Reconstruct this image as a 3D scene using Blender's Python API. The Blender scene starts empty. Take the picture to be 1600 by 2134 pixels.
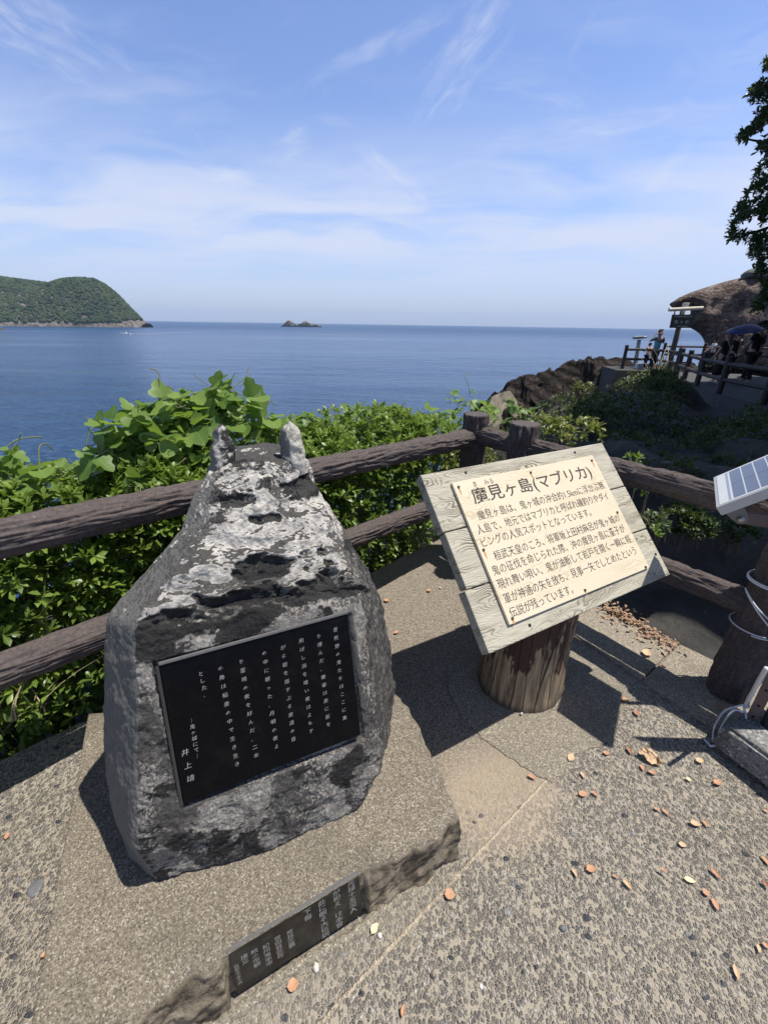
import bpy, bmesh, math, random
import numpy as np
from mathutils import Vector, Matrix, noise as mn

SC = bpy.context.scene
COL = SC.collection
R = math.radians

# ------------------------------------------------------------------ camera
IW, IH, F = 1600, 2134, 890.0
def _cr(u, v): return np.array([(u - IW/2)/F, -(v - IH/2)/F, -1.0])
_a, _b = _cr(300, 667), _cr(1300, 683)          # the horizon line
_up = np.cross(_b, _a); _up /= np.linalg.norm(_up); _up = _up if _up[1] > 0 else -_up
_fw = np.array([0, 0, -1.0]); _fh = _fw - _up*_fw.dot(_up); _fh /= np.linalg.norm(_fh)
CM = np.array([np.cross(_fh, _up), _fh, _up])
CP = np.array([0, 0, 1.55])
def ray(u, v): return CM @ _cr(u, v)
def onz(u, v, z=0.0):
    r = ray(u, v); return CP + r*((z - CP[2])/r[2])
def ony(u, v, y):
    r = ray(u, v); return CP + r*(y/r[1])
def onpl(u, v, p, n):
    r = ray(u, v); p = np.array(p, float); n = np.array(n, float)
    return CP + r*(n.dot(p - CP)/n.dot(r))
cd = bpy.data.cameras.new('camera'); cam = bpy.data.objects.new('camera', cd); COL.objects.link(cam)
mw = Matrix.Identity(4)
for i in range(3):
    for j in range(3): mw[i][j] = CM[i][j]
    mw[i][3] = CP[i]
cam.matrix_world = mw
cd.sensor_fit = 'VERTICAL'; cd.sensor_height = 24; cd.lens = 24*F/IH
cd.clip_start = 0.02; cd.clip_end = 80000
SC.camera = cam

# ------------------------------------------------------------------ node helper
class NT:
    def __init__(s, tree): s.t = tree; s.n = tree.nodes; s.l = tree.links
    def node(s, kind, **kw):
        n = s.n.new(kind)
        for k, v in kw.items(): setattr(n, k, v)
        return n
    def put(s, sock, v):
        if v is None: return
        if isinstance(v, bpy.types.NodeSocket): s.l.new(v, sock)
        elif isinstance(v, (tuple, list)):
            if len(v) == 3 and sock.type == 'RGBA': v = (*v, 1)
            sock.default_value = v
        else: sock.default_value = v if sock.type != 'RGBA' else (v, v, v, 1)
    def co(s, which='Object'): return s.node('ShaderNodeTexCoord').outputs[which]
    def map(s, vec, scale=(1, 1, 1), rot=(0, 0, 0), loc=(0, 0, 0)):
        n = s.node('ShaderNodeMapping'); s.put(n.inputs['Vector'], vec)
        n.inputs['Scale'].default_value = scale; n.inputs['Rotation'].default_value = rot; n.inputs['Location'].default_value = loc
        return n.outputs[0]
    def noise(s, vec, scale, detail=4, rough=.55, dist=0, out=0):
        n = s.node('ShaderNodeTexNoise'); s.put(n.inputs['Vector'], vec)
        n.inputs['Scale'].default_value = scale; n.inputs['Detail'].default_value = detail
        n.inputs['Roughness'].default_value = rough; n.inputs['Distortion'].default_value = dist
        return n.outputs[out]
    def voro(s, vec, scale, feature='F1', rand=1.0, out='Distance'):
        n = s.node('ShaderNodeTexVoronoi', feature=feature); s.put(n.inputs['Vector'], vec)
        n.inputs['Scale'].default_value = scale; n.inputs['Randomness'].default_value = rand
        return n.outputs[out] if isinstance(out, str) else [n.outputs[o] for o in out]
    def wave(s, vec, scale, dist=2, detail=2, dscale=1, typ='BANDS', direction='X'):
        n = s.node('ShaderNodeTexWave', wave_type=typ)
        if typ == 'BANDS': n.bands_direction = direction
        else: n.rings_direction = direction
        s.put(n.inputs['Vector'], vec); n.inputs['Scale'].default_value = scale; n.inputs['Distortion'].default_value = dist
        n.inputs['Detail'].default_value = detail; n.inputs['Detail Scale'].default_value = dscale
        return n.outputs['Fac']
    def ramp(s, fac, stops, interp='LINEAR'):
        n = s.node('ShaderNodeValToRGB'); r = n.color_ramp; r.interpolation = interp
        while len(r.elements) < len(stops): r.elements.new(.5)
        for e, (p, c) in zip(r.elements, stops):
            e.position = p; e.color = (c, c, c, 1) if not isinstance(c, tuple) else (*c, 1)
        s.put(n.inputs[0], fac); return n.outputs[0]
    def mix(s, fac, a, b, blend='MIX'):
        n = s.node('ShaderNodeMix', data_type='RGBA', blend_type=blend)
        s.put(n.inputs[0], fac); s.put(n.inputs[6], a); s.put(n.inputs[7], b); return n.outputs[2]
    def math(s, op, a, b=None, c=None, clamp=False):
        n = s.node('ShaderNodeMath', operation=op, use_clamp=clamp)
        s.put(n.inputs[0], a); s.put(n.inputs[1], b); s.put(n.inputs[2], c); return n.outputs[0]
    def sstep(s, v, a, b):
        n = s.node('ShaderNodeMapRange', interpolation_type='SMOOTHSTEP'); s.put(n.inputs[0], v)
        n.inputs[1].default_value = a; n.inputs[2].default_value = b; return n.outputs[0]
    def sep(s, vec):
        n = s.node('ShaderNodeSeparateXYZ'); s.put(n.inputs[0], vec); return n.outputs
    def bump(s, h, strength=1, dist=.01, normal=None):
        n = s.node('ShaderNodeBump'); s.put(n.inputs['Height'], h); n.inputs['Strength'].default_value = strength
        n.inputs['Distance'].default_value = dist
        if normal is not None: s.put(n.inputs['Normal'], normal)
        return n.outputs[0]
    def dot(s, vec, k, c=0.0):
        n = s.node('ShaderNodeVectorMath', operation='DOT_PRODUCT'); s.put(n.inputs[0], vec); n.inputs[1].default_value = k
        return s.math('ADD', n.outputs['Value'], c)
MATS = {}
def mat(name, fn):
    if name in MATS: return MATS[name]
    m = bpy.data.materials.new(name); m.use_nodes = True; t = NT(m.node_tree); t.n.clear()
    out = t.node('ShaderNodeOutputMaterial'); kw = fn(t)
    trans = kw.pop('translucent', None)
    p = t.node('ShaderNodeBsdfPrincipled')
    for k, v in kw.items(): t.put(p.inputs[k], v)
    sh = p.outputs[0]
    if trans:
        tr = t.node('ShaderNodeBsdfTranslucent'); t.put(tr.inputs['Color'], trans[1])
        mx = t.node('ShaderNodeMixShader'); mx.inputs[0].default_value = trans[0]
        t.l.new(sh, mx.inputs[1]); t.l.new(tr.outputs[0], mx.inputs[2]); sh = mx.outputs[0]
    t.l.new(sh, out.inputs[0]); MATS[name] = m; return m
def plain(name, col, rough=.6, metal=0.0, var=.15, scale=30):
    def fn(t):
        f = t.noise(t.co(), scale, 5)
        c = t.mix(f, tuple(x*(1 - var) for x in col), tuple(min(1, x*(1 + var)) for x in col))
        return {'Base Color': c, 'Roughness': rough, 'Metallic': metal}
    return mat(name, fn)

def nrm0(v): return np.array(v)/np.linalg.norm(v)
# ------------------------------------------------------------------ world, sun
SUN = Vector((.385, -.005, 1)).normalized()
sun_el = math.asin(SUN.z); sun_az = math.atan2(SUN.x, SUN.y)
w = bpy.data.worlds.new('World'); SC.world = w; w.use_nodes = True
T = NT(w.node_tree); T.n.clear()
wo = T.node('ShaderNodeOutputWorld'); bg = T.node('ShaderNodeBackground'); bg.inputs[1].default_value = .1
sky = T.node('ShaderNodeTexSky', sky_type='NISHITA', sun_disc=False)
sky.sun_elevation = sun_el; sky.sun_rotation = sun_az; sky.altitude = 20
sky.air_density = 1.0; sky.dust_density = .8; sky.ozone_density = 3.0
g = T.co('Generated'); sx, sy, sz = T.sep(g)
den = T.math('ADD', T.math('MAXIMUM', sz, 0.0), .12)
cv = T.node('ShaderNodeCombineXYZ'); T.put(cv.inputs[0], T.math('DIVIDE', sx, den)); T.put(cv.inputs[1], T.math('DIVIDE', sy, den))
P = cv.outputs[0]
warp = T.noise(P, .9, 3, .5, out=1)
vm = T.node('ShaderNodeVectorMath', operation='MULTIPLY_ADD'); T.put(vm.inputs[0], warp); vm.inputs[1].default_value = (.9, .9, 0); T.put(vm.inputs[2], P)
n1 = T.noise(T.map(vm.outputs[0], (.75, 1.5, 1), (0, 0, R(18))), 1.1, 9, .58)
n2 = T.noise(T.map(vm.outputs[0], (2.2, 5.5, 1), (0, 0, R(-38))), 1.3, 8, .62)
wisp = T.math('MULTIPLY', T.sstep(n1, .50, .70), T.math('ADD', .35, T.math('MULTIPLY', T.sstep(n2, .35, .7), .75)))
band = T.math('MULTIPLY', T.sstep(sz, .035, .16), T.sstep(T.math('MULTIPLY', sz, -1), -.36, -.17))   # veil of cirrus low over the sea
bandn = T.math('MULTIPLY', band, T.sstep(T.noise(T.map(vm.outputs[0], (.5, 1.1, 1)), 1.0, 8, .55), .31, .60))
wsum = None
strk = T.sstep(T.noise(T.map(vm.outputs[0], (.9, 2.2, 1), (0, 0, R(30))), 1.9, 9, .6), .32, .66)
for wu, wv, wang, wl, ww, ws in [(70, 60, 32, 200, 46, .8), (200, 140, 38, 120, 22, .4), (955, 135, -52, 110, 42, .85), (1110, 175, 12, 110, 30, .5), (800, 95, -26, 190, 16, .5), (605, 300, -30, 46, 26, .7), (700, 250, 8, 50, 10, .3),
                                  (1300, 262, -8, 260, 24, .6), (1560, 105, -14, 90, 32, .6), (1215, 70, -60, 50, 10, .35), (820, 375, 40, 90, 26, .55), (450, 355, 12, 70, 20, .6), (180, 300, -12, 110, 12, .35), (1390, 350, -50, 50, 16, .5)]:
    d0 = nrm0(ray(wu, wv)); ca, sa = math.cos(R(wang)), math.sin(R(wang))
    t1 = nrm0(ray(wu + ca*10, wv + sa*10)) - d0; t1 = nrm0(t1 - d0*t1.dot(d0)); t2 = np.cross(d0, t1)
    k1 = wl/F; k2 = ww/F
    a1 = T.dot(g, tuple(t1/k1)); a2 = T.dot(g, tuple(t2/k2)); fr_ = T.math('GREATER_THAN', T.dot(g, tuple(d0)), .3)
    rr_ = T.math('ADD', T.math('MULTIPLY', a1, a1), T.math('MULTIPLY', a2, a2))
    lc = T.node('ShaderNodeCombineXYZ'); T.put(lc.inputs[0], T.math('MULTIPLY', a1, min(2.4, .75*wl/60))); T.put(lc.inputs[1], T.math('MULTIPLY', a2, 1.15*min(1.6, max(.6, ww/28)))); lc.inputs[2].default_value = wu*.013
    nn_ = T.noise(lc.outputs[0], 1.5, 8, .64, .6)
    one = T.math('MULTIPLY', T.math('MULTIPLY', T.sstep(T.math('ADD', T.math('SUBTRACT', 1, T.math('MULTIPLY', rr_, .8)), T.math('MULTIPLY', T.math('SUBTRACT', nn_, .5), 2.6)), .25, 1.8), fr_), ws)
    one = T.math('MULTIPLY', one, T.sstep(T.math('MULTIPLY', rr_, -1), -2.6, -.6))
    wsum = one if wsum is None else T.math('MAXIMUM', wsum, one)
wsum = T.math('MULTIPLY', wsum, T.math('ADD', .45, T.math('MULTIPLY', strk, .55)))
wisp = T.math('MAXIMUM', T.math('MULTIPLY', wisp, .35), wsum)
cl = T.math('MINIMUM', T.math('ADD', T.math('MULTIPLY', wisp, .75), T.math('MULTIPLY', bandn, .9)), .85)
cl = T.math('MULTIPLY', cl, T.sstep(sz, -.01, .07))
hz = T.sstep(T.math('MULTIPLY', sz, -1), -.24, 0)
skc = T.mix(1.0, sky.outputs[0], (1.40, 1.39, 1.64), 'MULTIPLY')
skc = T.mix(T.sstep(sz, .45, .75), skc, T.mix(1.0, sky.outputs[0], (.6, .6, .62), 'MULTIPLY'))
c = T.mix(T.math('MULTIPLY', hz, .62), skc, (4.6, 5.3, 7.4))
c = T.mix(cl, c, (6.3, 6.8, 8.3))
T.put(bg.inputs[0], c); T.l.new(bg.outputs[0], wo.inputs[0])
ld = bpy.data.lights.new('sun', 'SUN'); ld.energy = 5.0; ld.angle = R(.53); ld.color = (1, .95, .88)
sun = bpy.data.objects.new('sun', ld); COL.objects.link(sun); sun.location = (10, 0, 30)
sun.rotation_euler = SUN.to_track_quat('Z', 'Y').to_euler()
SC.view_settings.view_transform = 'Standard'; SC.view_settings.look = 'None'
SC.view_settings.exposure = .22; SC.view_settings.gamma = 1
SC.cycles.max_bounces = 6; SC.cycles.diffuse_bounces = 2; SC.cycles.transparent_max_bounces = 4

# ------------------------------------------------------------------ object helpers
def tag(o, label=None, cat=None, group=None, kind=None):
    for k, v in (('label', label), ('category', cat), ('group', group), ('kind', kind)):
        if v: o[k] = v
    return o
def thing(name, label, cat, loc=(0, 0, 0), group=None):
    o = bpy.data.objects.new(name, None); COL.objects.link(o); o.location = Vector(loc); o.empty_display_size = .1
    return tag(o, label, cat, group)
def world_mat(o):
    m = Matrix.Translation(o.location) @ o.rotation_euler.to_matrix().to_4x4()
    return world_mat(o.parent) @ o.matrix_parent_inverse @ m if o.parent else m
def link(name, me, m=None, parent=None, smooth=False):
    o = bpy.data.objects.new(name, me); COL.objects.link(o)
    if m is not None:
        me.materials.clear()
        for x in (m if isinstance(m, (list, tuple)) else [m]): me.materials.append(x)
    if smooth: me.polygons.foreach_set('use_smooth', [True]*len(me.polygons))
    if parent is not None:                       # geometry is built in world space
        o.parent = parent; o.matrix_parent_inverse = world_mat(parent).inverted()
    return o
def pym(vs, fs, name='m'):
    me = bpy.data.meshes.new(name); me.from_pydata([tuple(map(float, v)) for v in vs], [], [tuple(map(int, f)) for f in fs]); me.update(); return me
class MB:
    """gathers shapes, then becomes one mesh"""
    def __init__(s): s.v = []; s.f = []
    def add(s, vs, fs):
        k = len(s.v); s.v += [tuple(v) for v in vs]; s.f += [tuple(i + k for i in f) for f in fs]; return s
    def frame_box(s, o, ax, ay, az):             # corner o and three edge vectors
        o, ax, ay, az = map(lambda q: np.array(q, float), (o, ax, ay, az))
        vs = [o, o + ax, o + ax + ay, o + ay, o + az, o + ax + az, o + ax + ay + az, o + ay + az]
        fs = [(0, 3, 2, 1), (4, 5, 6, 7), (0, 1, 5, 4), (1, 2, 6, 5), (2, 3, 7, 6), (3, 0, 4, 7)]
        if np.cross(ax, ay).dot(az) < 0: fs = [f[::-1] for f in fs]
        return s.add(vs, fs)
    def tube(s, pts, rad, n=10, caps=True):
        pts = [np.array(p, float) for p in pts]; k = len(pts)
        rad = rad if isinstance(rad, (list, tuple, np.ndarray)) else [rad]*k
        prev = None; rows = []
        for i in range(k):
            d = pts[min(i + 1, k - 1)] - pts[max(i - 1, 0)]; d = d/max(np.linalg.norm(d), 1e-9)
            if prev is None: a = np.cross(d, (0, 0, 1.0) if abs(d[2]) < .9 else (1.0, 0, 0))
            else: a = prev - d*prev.dot(d)
            a /= np.linalg.norm(a); prev = a; b = np.cross(d, a)
            rows.append([pts[i] + rad[i]*(math.cos(2*math.pi*j/n)*a + math.sin(2*math.pi*j/n)*b) for j in range(n)])
        vs = [p for r in rows for p in r]
        fs = [(i*n + j, i*n + (j + 1) % n, (i + 1)*n + (j + 1) % n, (i + 1)*n + j) for i in range(k - 1) for j in range(n)]
        if caps: fs += [tuple(range(n))[::-1], tuple((k - 1)*n + j for j in range(n))]
        return s.add(vs, fs)
    def mesh(s): return pym(s.v, s.f)
    def build(s, name, m, parent=None, smooth=False, bevel=0, seg=2):
        o = link(name, s.mesh(), m, parent, smooth)
        if bevel:
            md = o.modifiers.new('bevel', 'BEVEL'); md.width = bevel; md.segments = seg; md.limit_method = 'ANGLE'; md.angle_limit = R(40)
        return o
def evaluated(o):
    dg = bpy.context.evaluated_depsgraph_get(); return bpy.data.meshes.new_from_object(o.evaluated_get(dg))
def baked(me, mods):
    """mesh with a modifier stack applied"""
    o = bpy.data.objects.new('tmp', me); COL.objects.link(o)
    for t, kw in mods:
        m = o.modifiers.new(t, t)
        for k, v in kw.items(): setattr(m, k, v)
    r = evaluated(o); bpy.data.objects.remove(o); return r
def displace(me, fn):
    n = len(me.vertices); co = np.zeros(n*3); me.vertices.foreach_get('co', co); co = co.reshape(-1, 3)
    no = np.zeros(n*3); me.vertices.foreach_get('normal', no); no = no.reshape(-1, 3)
    d = np.array([fn(Vector(co[i]), no[i]) for i in range(n)])
    co = co + no*d[:, None]; me.vertices.foreach_set('co', co.ravel()); me.update()
def fbm(p, o=5, h=1.0, l=2.0): return mn.fractal(p, h, l, o)
def text(name, body, o, X, Y, size, width, m, parent, lift=.0015, bold=0.0, align='LEFT', maxh=None):
    """words as a mesh lying on the plane o + X,Y (Y up the sheet); width fits them"""
    cu = bpy.data.curves.new(name, 'FONT'); cu.body = body; cu.size = 1; cu.offset = bold; cu.resolution_u = 2; cu.align_x = align
    ob = bpy.data.objects.new('tmp', cu); COL.objects.link(ob); me = evaluated(ob); bpy.data.objects.remove(ob)
    co = np.zeros(len(me.vertices)*3); me.vertices.foreach_get('co', co); co = co.reshape(-1, 3)
    sx = size if width is None else width/max(co[:, 0].max(), 1e-6)
    X, Y = np.array(X, float), np.array(Y, float); N = np.cross(X, Y)
    co = np.array(o, float) + co[:, :1]*sx*X + co[:, 1:2]*size*Y + N*lift
    me.vertices.foreach_set('co', co.ravel()); me.update()
    return link(name, me, m, parent)
def nrm(v): v = np.array(v, float); return v/np.linalg.norm(v)
def interp(x, xs, ys): return float(np.interp(x, xs, ys))

# ------------------------------------------------------------------ materials of the ground
NSEAM = nrm((-.611, .753, 0)); CSEAM = -float(NSEAM.dot(np.array((.759, 1.171, 0))))      # crack across the terrace
def m_ground(t):
    o = t.co(); px, py, pz = t.sep(o)
    w1 = t.noise(o, 26, 3, .5, out=1)
    vm = t.node('ShaderNodeVectorMath', operation='MULTIPLY_ADD'); t.put(vm.inputs[0], w1); vm.inputs[1].default_value = (.010, .010, 0); t.put(vm.inputs[2], o)
    q = t.map(vm.outputs[0], (1, 1, .001))
    qs = t.map(q, (1.15, .85, 1), (0, 0, R(35)))
    d1, c1 = t.voro(qs, 116, out=('Distance', 'Color')); e1 = t.voro(qs, 116, 'DISTANCE_TO_EDGE')
    qb = t.map(q, (.8, 1.25, 1), (0, 0, R(-25)), (3, 1, 0))
    d2, c2 = t.voro(qb, 33, out=('Distance', 'Color'))
    seam = t.dot(o, tuple(NSEAM), CSEAM)
    big = t.noise(o, 2.2, 4, .6)
    # pebbly right of the seam and left of the plinth, fine behind
    right = t.sstep(t.math('ADD', seam, t.math('MULTIPLY', big, .35)), .28, .14)
    lf = t.math('ADD', t.math('ADD', px, t.math('MULTIPLY', py, .25)), t.math('MULTIPLY', big, .1))
    left = t.sstep(lf, -.55, -.62)
    near = t.sstep(t.math('ADD', seam, t.math('MULTIPLY', big, .5)), .55, .25)
    peb = t.math('MAXIMUM', t.math('MAXIMUM', right, left), t.math('MULTIPLY', near, .75))
    r1 = t.sep(c1)
    keep = t.math('GREATER_THAN', r1[0], .08)
    m1 = t.math('MULTIPLY', t.math('MULTIPLY', t.math('MULTIPLY', t.sstep(e1, .02, .075), t.sstep(d1, .72, .62)), keep), peb)
    r2 = t.sep(c2)
    rad = t.math('ADD', .2, t.math('MULTIPLY', r2[1], .2))
    m2 = t.math('MULTIPLY', t.math('MULTIPLY', t.sstep(t.math('SUBTRACT', rad, d2), 0, .06), t.math('GREATER_THAN', r2[0], .8)), t.sstep(peb, .3, .8))
    pc = t.ramp(r1[1], [(0, (.11, .105, .10)), (.2, (.16, .15, .138)), (.5, (.225, .205, .175)), (.7, (.285, .255, .21)), (.88, (.36, .325, .27)), (1, (.48, .45, .40))])
    pc2 = t.ramp(r2[2], [(0, (.07, .075, .085)), (.5, (.13, .13, .13)), (.8, (.18, .17, .15)), (1, (.34, .33, .31))])
    fine = t.noise(o, 330, 3, .7); fine2 = t.noise(o, 90, 5, .65)
    mort = t.mix(t.sstep(fine, .3, .72), (.26, .225, .175), (.46, .405, .315))
    spk = t.voro(t.map(o, (1, 1, .001)), 260, out='Color'); sp = t.sep(spk)
    finec = t.ramp(sp[0], [(0, (.07, .06, .05)), (.35, (.19, .16, .125)), (.7, (.30, .26, .2)), (.95, (.42, .37, .3)), (1, (.55, .5, .43))])
    finec = t.mix(t.sstep(fine2, .35, .7), finec, t.mix(.5, finec, (.25, .21, .16)))
    base = t.mix(peb, finec, mort)
    sd = t.dot(o, (1, 0, 0), -.42); se = t.dot(o, (0, 1, 0), -.98)
    dist = t.math('SQRT', t.math('ADD', t.math('MULTIPLY', sd, sd), t.math('MULTIPLY', se, se)))
    sand = t.math('MULTIPLY', t.sstep(t.math('ADD', dist, t.math('MULTIPLY', big, -.35)), .12, -.06), .65)
    base = t.mix(sand, base, (.43, .345, .245))
    keepm = t.math('SUBTRACT', 1, t.math('MULTIPLY', sand, .8))
    m1 = t.math('MULTIPLY', m1, keepm)
    cc = t.mix(m1, base, pc); cc = t.mix(m2, cc, pc2)
    # the pale seam filled with mortar
    wob = t.math('MULTIPLY', t.math('SUBTRACT', t.noise(o, 30, 3), .5), .012)
    sl = t.math('ABSOLUTE', t.math('ADD', seam, wob))
    sm = t.math('MULTIPLY', t.sstep(sl, .0065, .0025), t.sstep(px, .85, .8))
    cc = t.mix(t.math('MULTIPLY', sm, .85), cc, (.52, .43, .31))
    dirt = t.noise(o, .9, 5, .6)
    cc = t.mix(t.math('MULTIPLY', t.sstep(dirt, .45, .75), .35), cc, t.mix(1, cc, (.62, .58, .54), 'MULTIPLY'))
    dome = t.math('MULTIPLY', m1, t.sstep(e1, 0, .3))
    h = t.math('ADD', t.math('MULTIPLY', dome, 1.0), t.math('MULTIPLY', t.math('MULTIPLY', m2, t.math('SUBTRACT', .45, d2)), 4.5))
    h = t.math('ADD', h, t.math('MULTIPLY', sm, .6)); h = t.math('ADD', h, t.math('MULTIPLY', fine, .45))
    h = t.math('ADD', h, t.math('MULTIPLY', t.math('MULTIPLY', sp[1], t.math('SUBTRACT', 1, peb)), .35))
    rough = t.math('SUBTRACT', .9, t.math('MULTIPLY', t.math('MAXIMUM', m1, m2), .3))
    return {'Base Color': cc, 'Roughness': rough, 'Specular IOR Level': .35, 'Normal': t.bump(h, .9, .0065)}
M_GROUND = mat('exposed aggregate', m_ground)
def concrete(name, a, b, dark=.4, sc=300):
    def fn(t):
        o = t.co(); f = t.noise(o, sc, 3, .7); sp = t.sep(t.voro(o, sc*.8, out='Color'))
        c = t.mix(t.sstep(f, .32, .68), a, b)
        c = t.mix(t.math('MULTIPLY', t.math('GREATER_THAN', sp[0], .86), .6), c, tuple(min(1, x*1.7) for x in b))
        c = t.mix(t.math('MULTIPLY', t.math('LESS_THAN', sp[1], .22), .6), c, tuple(x*.45 for x in a))
        st = t.noise(o, 3.5, 6, .65)
        c = t.mix(t.math('MULTIPLY', t.sstep(st, .5, .75), dark), c, tuple(x*.5 for x in a))
        h = t.math('ADD', f, t.math('MULTIPLY', sp[2], .5))
        return {'Base Color': c, 'Roughness': .92, 'Specular IOR Level': .25, 'Normal': t.bump(h, .55, .004)}
    return mat(name, fn)
M_KERB = concrete('kerb concrete', (.19, .165, .125), (.36, .315, .245))
M_PATCH = concrete('patch concrete', (.175, .153, .118), (.31, .275, .215), .3)
M_GREYC = concrete('grey concrete', (.15, .15, .14), (.28, .28, .265), .5, 150)

# ------------------------------------------------------------------ the terrace
CEN = np.mean([onz(*p) for p in [(0, 1590), (60, 1545), (210, 1485), (780, 1195), (840, 1155)]], axis=0)
FD = np.array([.701, .713, 0]); FN = np.array([-.713, .701, 0])       # along and out of the seaward edge
def edge(s, o=0, z=0): return CEN + FD*s + FN*o + np.array([0, 0, z])
CORN = np.array([.50, 2.98, 0])
def slab(name, pts, z1, z0, m, kind='structure', bevel=.008):
    mb = MB(); n = len(pts)
    mb.add([(p[0], p[1], z1) for p in pts] + [(p[0], p[1], z0) for p in pts],
           [tuple(range(n)), tuple(range(2*n - 1, n - 1, -1))] + [(i, n + i, n + (i + 1) % n, (i + 1) % n) for i in range(n)])
    me = mb.mesh(); bm = bmesh.new(); bm.from_mesh(me); bmesh.ops.recalc_face_normals(bm, faces=bm.faces); bm.to_mesh(me); bm.free()
    o = link(name, me, m)
    if bevel:
        md = o.modifiers.new('bevel', 'BEVEL'); md.width = bevel; md.segments = 2
    return tag(o, kind=kind) if kind else o
K1, K2 = np.array([1.245, 2.216, 0]), np.array([1.684, 1.691, 0]); KD = nrm(K2 - K1)
KI1, KI2 = onz(1336, 1420), onz(1457, 1503); KID = nrm(KI2 - KI1); KJ = onz(1412, 1346)
end = K2 + KD*3.2
jag = []
rnd = random.Random(4)
for s in np.linspace(-5.0, 1.75, 46):                                 # the broken seaward edge
    jag.append(edge(s, rnd.uniform(-.022, .022)))
slab('ground', jag + [CORN, K1 + np.array([-.05, .08, 0]), K2, end, np.array([3.5, -4.5, 0]), np.array([-6, -4.5, 0])], 0, -.55, M_GROUND)
# flush kerb of fine concrete along the right edge, with an open joint
def kpt(a, d, s): return a + d*s
def kerb(s0, s1, t0, t1):
    return [kpt(K1, KD, s0), kpt(K1, KD, s1), kpt(KI1, KID, t1), kpt(KI1, KID, t0)]
sj = float((KJ - K1).dot(KD))
slab('kerb', kerb(-.55, sj - .004, -.75, -.004), .012, -.5, M_KERB, bevel=.006)
slab('kerb', kerb(sj + .004, 1.9, .004, 2.0), .014, -.5, M_KERB, bevel=.006)
rnd = random.Random(8)
fp_ = [(930, 1390), (935, 1440), (965, 1500), (1010, 1545), (1060, 1580), (1110, 1612), (1150, 1632), (1180, 1600), (1200, 1572), (1250, 1552), (1290, 1500), (1315, 1450), (1250, 1385), (1180, 1330), (1000, 1330)]
pp = []
for i in range(len(fp_)):                                             # smooth concrete bedding round the stump
    a, b = onz(*fp_[i]), onz(*fp_[(i + 1) % len(fp_)])
    for k in range(6): pp.append(a + (b - a)*k/6 + np.array([rnd.uniform(-.006, .006), rnd.uniform(-.006, .006), 0]))
slab('concrete_footing', pp, .0045, -.05, M_PATCH, bevel=.003)

# ------------------------------------------------------------------ sea
SEA = -15.0
def m_sea(t):
    o = t.co(); px, py, pz = t.sep(o)
    d = t.math('SQRT', t.math('ADD', t.math('MULTIPLY', px, px), t.math('MULTIPLY', py, py)))
    a = t.noise(t.map(o, (.55, 1.5, 1), (0, 0, R(12))), .33, 4, .6)
    rip = t.noise(t.map(o, (.5, 1.5, 1), (0, 0, R(6))), 1.5, 4, .6)
    b = t.noise(t.map(o, (.6, 1.4, 1), (0, 0, R(-8))), .06, 3, .6)
    c = t.noise(t.map(o, (.25, 1.6, 1), (0, 0, R(3))), .008, 4, .6)
    near = t.sstep(d, 1200, 60)
    h = t.math('ADD', t.math('MULTIPLY', t.math('MULTIPLY', a, near), .9), t.math('MULTIPLY', b, 2.2))
    h = t.math('ADD', h, t.math('MULTIPLY', t.math('MULTIPLY', rip, t.sstep(d, 300, 40)), .5))
    slick = t.sstep(c, .5, .66)
    col = t.mix(t.sstep(b, .3, .7), (.010, .040, .112), (.022, .064, .155))
    col = t.mix(t.math('MULTIPLY', t.math('MULTIPLY', t.sstep(rip, .48, .6), t.sstep(d, 500, 60)), .7), col, (.055, .115, .20))
    col = t.mix(slick, col, (.045, .10, .18))
    foam = t.math('MULTIPLY', t.sstep(t.noise(o, .5, 6, .7), .6, .66), t.sstep(t.math('ADD', d, t.math('MULTIPLY', b, 30)), 42, 26))
    col = t.mix(foam, col, (.75, .8, .82))
    return {'Base Color': col, 'Roughness': t.math('ADD', .16, t.math('MULTIPLY', t.sstep(d, 50, 1500), .22)), 'IOR': 1.33, 'Specular IOR Level': .36, 'Normal': t.bump(h, .85, 1.0)}
mb = MB()
rings = [0, 20, 60, 200, 700, 2500, 6000, 12000]; na = 72
vs = [(0, 0, SEA)]; fs = []
for r in rings[1:]:
    vs += [(r*math.cos(k*math.tau/na), r*math.sin(k*math.tau/na), SEA) for k in range(na)]
for k in range(na): fs.append((0, 1 + k, 1 + (k + 1) % na))
for i in range(len(rings) - 2):
    for k in range(na):
        a = 1 + i*na; b = a + na; fs.append((a + k, b + k, b + (k + 1) % na, a + (k + 1) % na))
tag(mb.add(vs, fs).build('sea', mat('sea water', m_sea)), kind='structure')

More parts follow.
